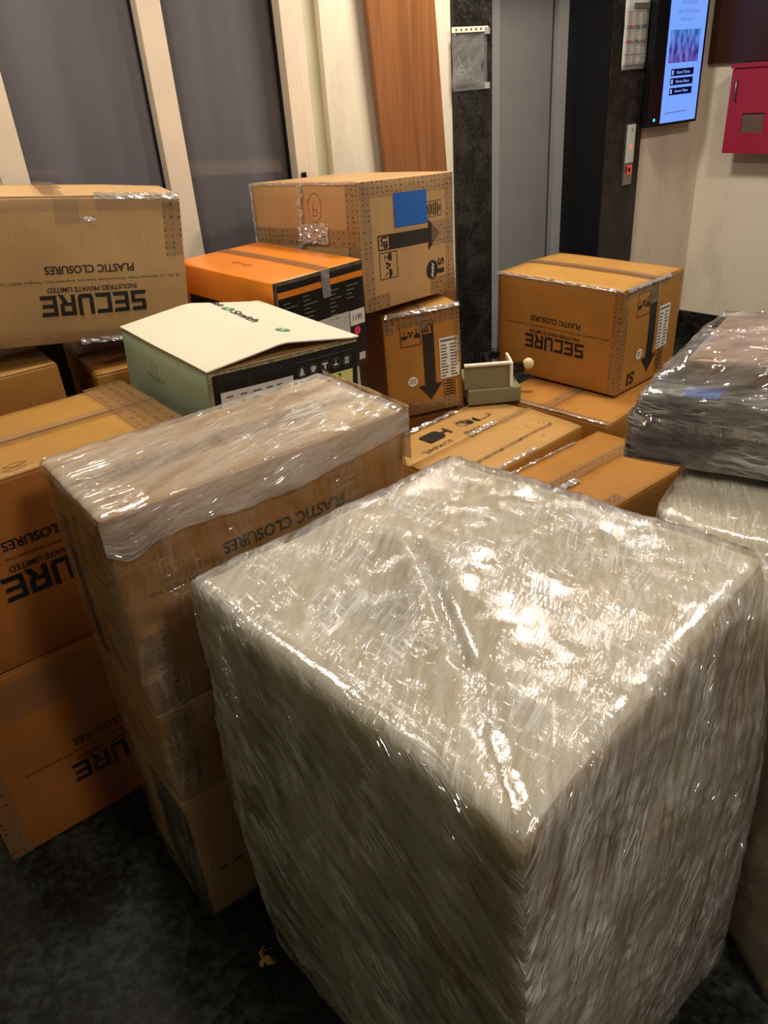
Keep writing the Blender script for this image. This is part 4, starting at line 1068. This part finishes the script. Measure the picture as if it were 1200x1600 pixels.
# corners: front, right, back, left
C_top = [V2(.110, .482, .898), V2(.556, .922, .905), V2(.142, 1.345, .895), V2(-.304, .974, .902)]
C_bot = [V2(.125, .478, 0), V2(.560, .850, 0), V2(.150, 1.30, 0), V2(-.285, .950, 0)]
def seg_d(px, py, ax, ay, bx, by):
    t = max(0, min(1, ((px-ax)*(bx-ax)+(py-ay)*(by-ay))/((bx-ax)**2+(by-ay)**2)))
    return sqrt((px-ax-t*(bx-ax))**2+(py-ay-t*(by-ay))**2), ((px-ax)*(by-ay)-(py-ay)*(bx-ax))
def C_extra(P, a, b, t, wr=0.0):
    if t < 0: t = 0
    P = P.copy()
    side = (1-abs(2*a-1)**6)*(1-abs(2*b-1)**6)
    if t > .9:                                                    # the lid: cushioned, sagging, one long fold
        k = (t-.9)/.1
        z = 0.014*exp(-(((a-.50)/.22)**2+((b-.52)/.22)**2)) - 0.016*exp(-(((a-.20)/.16)**2+((b-.62)/.2)**2)) - .010*exp(-(((a-.8)/.14)**2+((b-.3)/.2)**2))
        z -= 0.012*(1-side)*0
        d, sg = seg_d(P.x, P.y, .045, 1.02, .085, .74)
        z -= 0.012*exp(-(d/.010)**2) - (0.010*exp(-(d/.05)**2) if sg > 0 else 0)
        d, sg = seg_d(P.x, P.y, .085, .74, .105, .50)
        z -= 0.006*exp(-(d/.014)**2)
        z += 0.005*noise.noise(Vector((P.x*8, P.y*8, 1.0)))+.0012*noise.noise(Vector((P.x*26, P.y*26, 3)))
        P.z += z*k
    # sides: belly out low down, pinch under the rim
    cx, cy = .13, .92
    out = Vector((P.x-cx, P.y-cy, 0)); L_ = out.length or 1
    belly = 0.016*sin(min(1, max(0, 1-t))*pi) - 0.006*exp(-((t-.80)/.08)**2)
    n1 = noise.noise(Vector((P.x*6, P.y*6, P.z*4+9)))*.008
    edge = max(abs(2*a-1), abs(2*b-1))
    P += out/L_*(belly+n1)*(1 if edge > .9 else 0)*(1 if t < .98 else .3)
    # the right end flares towards the floor where the film hangs off it
    flare = max(0, (a-.5)*2)*max(0, 1-abs(b-.1))*sin(max(0, min(1, 1-t))*pi*.55)
    P += Vector((.030, .0, 0))*flare
    return P
def C_wrap_extra(P, a, b, t):
    P = C_extra(P, a, b, t)
    cx, cy = .13, .92
    out = Vector((P.x-cx, P.y-cy, 0)); L_ = out.length or 1
    edge = max(abs(2*a-1), abs(2*b-1))
    dg = noise.noise(Vector(((P.x+P.y*.3)*18+P.z*26, (P.y-P.x*.3)*18-P.z*20, 5)))
    dg2 = noise.noise(Vector(((P.x+P.y*.6)*46+P.z*60, (P.y-P.x*.5)*46+P.z*40, 8)))
    if edge > .96: P += out/L_*(.006+.005*abs(dg)+.003*abs(dg2))
    if t > .96: P.z += .005+.0016*abs(dg)+.0006*abs(dg2)
    if t < .02: P.z = 0.001
    return P
M['foam'] = None
m, nt, out = new_mat('cream foam sheet over board')
p = N(nt, 'ShaderNodeBsdfPrincipled', Roughness=0.6); tc = N(nt, 'ShaderNodeTexCoord')
n1 = N(nt, 'ShaderNodeTexNoise', Scale=3.0, Detail=4.0); lk(nt, tc.outputs['Object'], n1.inputs['Vector'])
r_ = ramp(nt, n1.outputs['Fac'], [(0.35, lin(182, 170, 140)), (0.65, lin(202, 190, 164))])
lk(nt, r_.outputs[0], p.inputs['Base Color']); lk(nt, p.outputs[0], out.inputs[0]); M['foam'] = m
m, nt, out = new_mat('dull brown board under film')
p = N(nt, 'ShaderNodeBsdfPrincipled', Roughness=0.6); tc = N(nt, 'ShaderNodeTexCoord')
mp = N(nt, 'ShaderNodeMapping'); mp.inputs['Scale'].default_value = (5, 5, 1.5); lk(nt, tc.outputs['Object'], mp.inputs[0])
n1 = N(nt, 'ShaderNodeTexNoise', Scale=1.0, Detail=3.0); lk(nt, mp.outputs[0], n1.inputs['Vector'])
r_ = ramp(nt, n1.outputs['Fac'], [(0.38, lin(150, 118, 72)), (0.5, lin(182, 156, 112)), (0.62, lin(206, 190, 156))])
lk(nt, r_.outputs[0], p.inputs['Base Color']); lk(nt, p.outputs[0], out.inputs[0]); M['foam_side'] = m
Cr = thing('wrapped_block', 'large cream foam-padded block tightly bound in shiny clear film, nearest the camera', 'parcel')
mesh_obj('padded_contents', soft_box(1, 1, 1, .035, 60, quad_deform(C_top, C_bot, .9, C_extra), 0, {'t': 0, 'f': 1, 'r': 1, 'l': 1, 'b': 1, 'u': 1}), [M['foam'], M['foam_side']], Cr)
M['film_C_top'] = film('stretch film on block top', 0.25, (0.02, 0.40), (0.86, 0.86, 0.84), 0.19, 0.05, (20, 230), 0.9, cross=1.3, dist=.0024, wave=.14, lamt=.30, lineh=.42, nz=.55, linew=.05)
M['film_C_l'] = film('stretch film on block left side', -0.75, (0.02, 0.44), (0.92, 0.88, 0.82), 0.34, 0.07, (3, 110), 1.0, cross=0.3, dist=.006, lineh=.45, lamt=.5, nz=.30, linew=.05, wave=.35)
M['film_C_r'] = film('stretch film on block right side', 0.85, (0.02, 0.44), (0.92, 0.88, 0.82), 0.34, 0.07, (3, 110), 1.0, cross=-0.3, dist=.006, lineh=.45, lamt=.5, nz=.30, linew=.05, wave=.35)
mesh_obj('stretch_wrap', soft_box(1, 1, 1, .030, 110, quad_deform(C_top, C_bot, .9, C_wrap_extra), 0.003, {'t': 0, 'l': 1, 'b': 1, 'f': 2, 'r': 2, 'u': 1}), [M['film_C_top'], M['film_C_l'], M['film_C_r']], Cr)
# torn scrap of tape at its foot
bm = bmesh.new()
g = [[bm.verts.new(Vector((-.322+.036*i/6*(.55+.45*sin(j*.9+1))+.008*noise.noise(Vector((i*.8, j*.8, 0))), .905+.034*j/6+.010*noise.noise(Vector((i*.7, j*.7, 9))), .0016+.034*abs(noise.noise(Vector((i*.8, j*.8, 3))))+.006*i/6))) for j in range(7)] for i in range(7)]
for i in range(6):
    for j in range(6): bm.faces.new((g[i][j], g[i+1][j], g[i+1][j+1], g[i][j+1])).smooth = True
o = tag(mesh_obj('tape_scrap', bm, plain('yellow brown tape scrap', lin(196, 150, 72), .5)), 'small crumpled yellow brown scrap on the floor by the big wrapped block', 'scrap')
sm = o.modifiers.new('thick', 'SOLIDIFY'); sm.thickness = 0.0015

# ================================================================== RIGHT: foam bundle and dark wrapped bundle on it
E_top = [V2(.665, .760, .775), V2(1.36, 1.16, .78), V2(.85, 1.80, .79), V2(.515, 1.245, .79)]
E_bot = [V2(.640, .745, 0), V2(1.36, 1.10, 0), V2(.85, 1.78, 0), V2(.56, 1.24, 0)]
def E_extra(P, a, b, t):
    P = P.copy(); cx, cy = .95, 1.25
    out = Vector((P.x-cx, P.y-cy, 0)); L_ = out.length or 1
    edge = max(abs(2*a-1), abs(2*b-1))
    if edge > .9: P += out/L_*(.012*noise.noise(Vector((P.x*5, P.y*5, P.z*4)))+.006*noise.noise(Vector((P.x*14+P.z*20, P.y*14, P.z*4))))
    if t > .95:
        d, sg = seg_d(P.x, P.y, .56, 1.16, .70, 1.08)
        P.z += .010*noise.noise(Vector((P.x*7, P.y*7, 2)))-.018*exp(-(d/.012)**2)-(.020 if (P.y < 1.10 and t > .99) else 0)*min(1, (1.10-P.y)*12)
    if t < .02: P.z = 0.001
    return P
Er = thing('wrapped_bundle', 'cream padded bundle in clear film under the dark wrapped box, right edge', 'parcel')
mesh_obj('padded_contents', soft_box(1, 1, 1, .06, 40, quad_deform(E_top, E_bot, .78, E_extra)), M['foam'], Er)
def E_w(P, a, b, t):
    q = E_extra(P, a, b, t); out = Vector((P.x-.95, P.y-1.25, 0)); edge = max(abs(2*a-1), abs(2*b-1))
    k = abs(noise.noise(Vector((P.x*30+P.z*20, P.y*30, P.z*20))))
    if edge > .96: q += out.normalized()*(.006+.005*k)
    if t > .96: q.z += .004+.004*k
    if t < .02: q.z = .001
    return q
M['film_E'] = film('stretch film on cream bundle', 0.25, (0.04, 0.38), (0.84, 0.82, 0.76), 0.22, 0.06, (16, 170), 0.8)
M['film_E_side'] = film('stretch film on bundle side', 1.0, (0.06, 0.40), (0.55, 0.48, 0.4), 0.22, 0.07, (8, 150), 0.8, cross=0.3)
mesh_obj('stretch_wrap', soft_box(1, 1, 1, .055, 60, quad_deform(E_top, E_bot, .78, E_w), .003, {'t': 0, 'f': 1, 'r': 1, 'l': 1, 'b': 1, 'u': 1}), [M['film_E'], M['film_E_side']], Er)

M['dark_cont'] = plain('dark grey green casing', lin(34, 36, 30), 0.45, noise_amt=0.5, nscale=7)
M['dark_base'] = plain('dark brown base board', lin(48, 36, 34), 0.4, noise_amt=0.2)
M['pink_kraft'] = cardboard('greyish brown board', lin(168, 142, 124), 0.5)
Dr = Box('wrapped_bundle', 'dark boxes under a brown carton bound in shiny film, right edge beside the low cartons', 'parcel', (.864, 1.520, .808), rotxyz(-36, -1.0, -1.5), .50, .50, .14, None, .002, 30)
bm = bmesh.new(); add_box(bm, (-.245, -.245, .0), (.245, .245, .030), .003); mesh_obj('base_board', bm, M['dark_base'], Dr.root)
mesh_obj('dark_case', soft_box(.455, .475, .104, .018, 8, lambda p: Vector((p.x, p.y, p.z+.031))), M['dark_cont'], Dr.root)
mesh_obj('brown_carton', soft_box(.40, .36, .050, .008, 8, lambda p: Vector((p.x+.03, p.y+.055, p.z+.136))), M['pink_kraft'], Dr.root)
bm = bmesh.new(); add_box(bm, (-.15, -.21, .1355), (-.08, -.14, .1375), .0005); mesh_obj('blue_sticker', bm, M['blue'], Dr.root)
def D_w(p):
    q = Vector(p); k = p.z/.20
    if k > .5:   # draws in and steps back over the upper carton
        q.x *= 1-.10*(k-.5)*2; 
        tt = (p.y+.25)/.5
        hi = .148+.052*min(1, max(0, (tt-.20)/.10))*min(1, max(0, (p.x+.25)/.06+.0))
        q.z = .148*1.0 if False else (p.z/.20)*hi
        q.y = -.25+.0+ (p.y+.25)*.97
    w_ = noise.noise(Vector((p.x*26+p.z*30, p.y*26, p.z*30)))
    v_ = noise.noise_vector(Vector((p.x*9, p.y*9, p.z*12)))
    if abs(p.x) > .24 or abs(p.y) > .24: 
        q += Vector((p.x, p.y, 0)).normalized()*(.005*abs(w_)+.004*v_.x+ (-.010*sin(min(1, max(0, k))*pi)))
    if p.z > .19: q.z += .006*w_+.006*v_.y
    if p.z < .01: q.z = -.0005
    return q
M['film_D'] = film('stretch film on dark bundle', -0.35, (0.0, 0.16), (0.66, 0.64, 0.62), 0.30, 0.06, (10, 130), 1.0, cross=0.5, dist=0.006, lineh=.45, lamt=.55, nz=.35, linew=.05)
M['film_D_top'] = film('stretch film on bundle top', 0.1, (0.02, 0.30), (0.70, 0.66, 0.64), 0.28, 0.06, (10, 130), 1.0, cross=0.5, dist=0.0035, lineh=.6, lamt=.6)
mesh_obj('stretch_wrap', soft_box(.50, .50, .20, .016, 60, D_w, .003, {'t': 1}), [M['film_D'], M['film_D_top']], Dr.root)
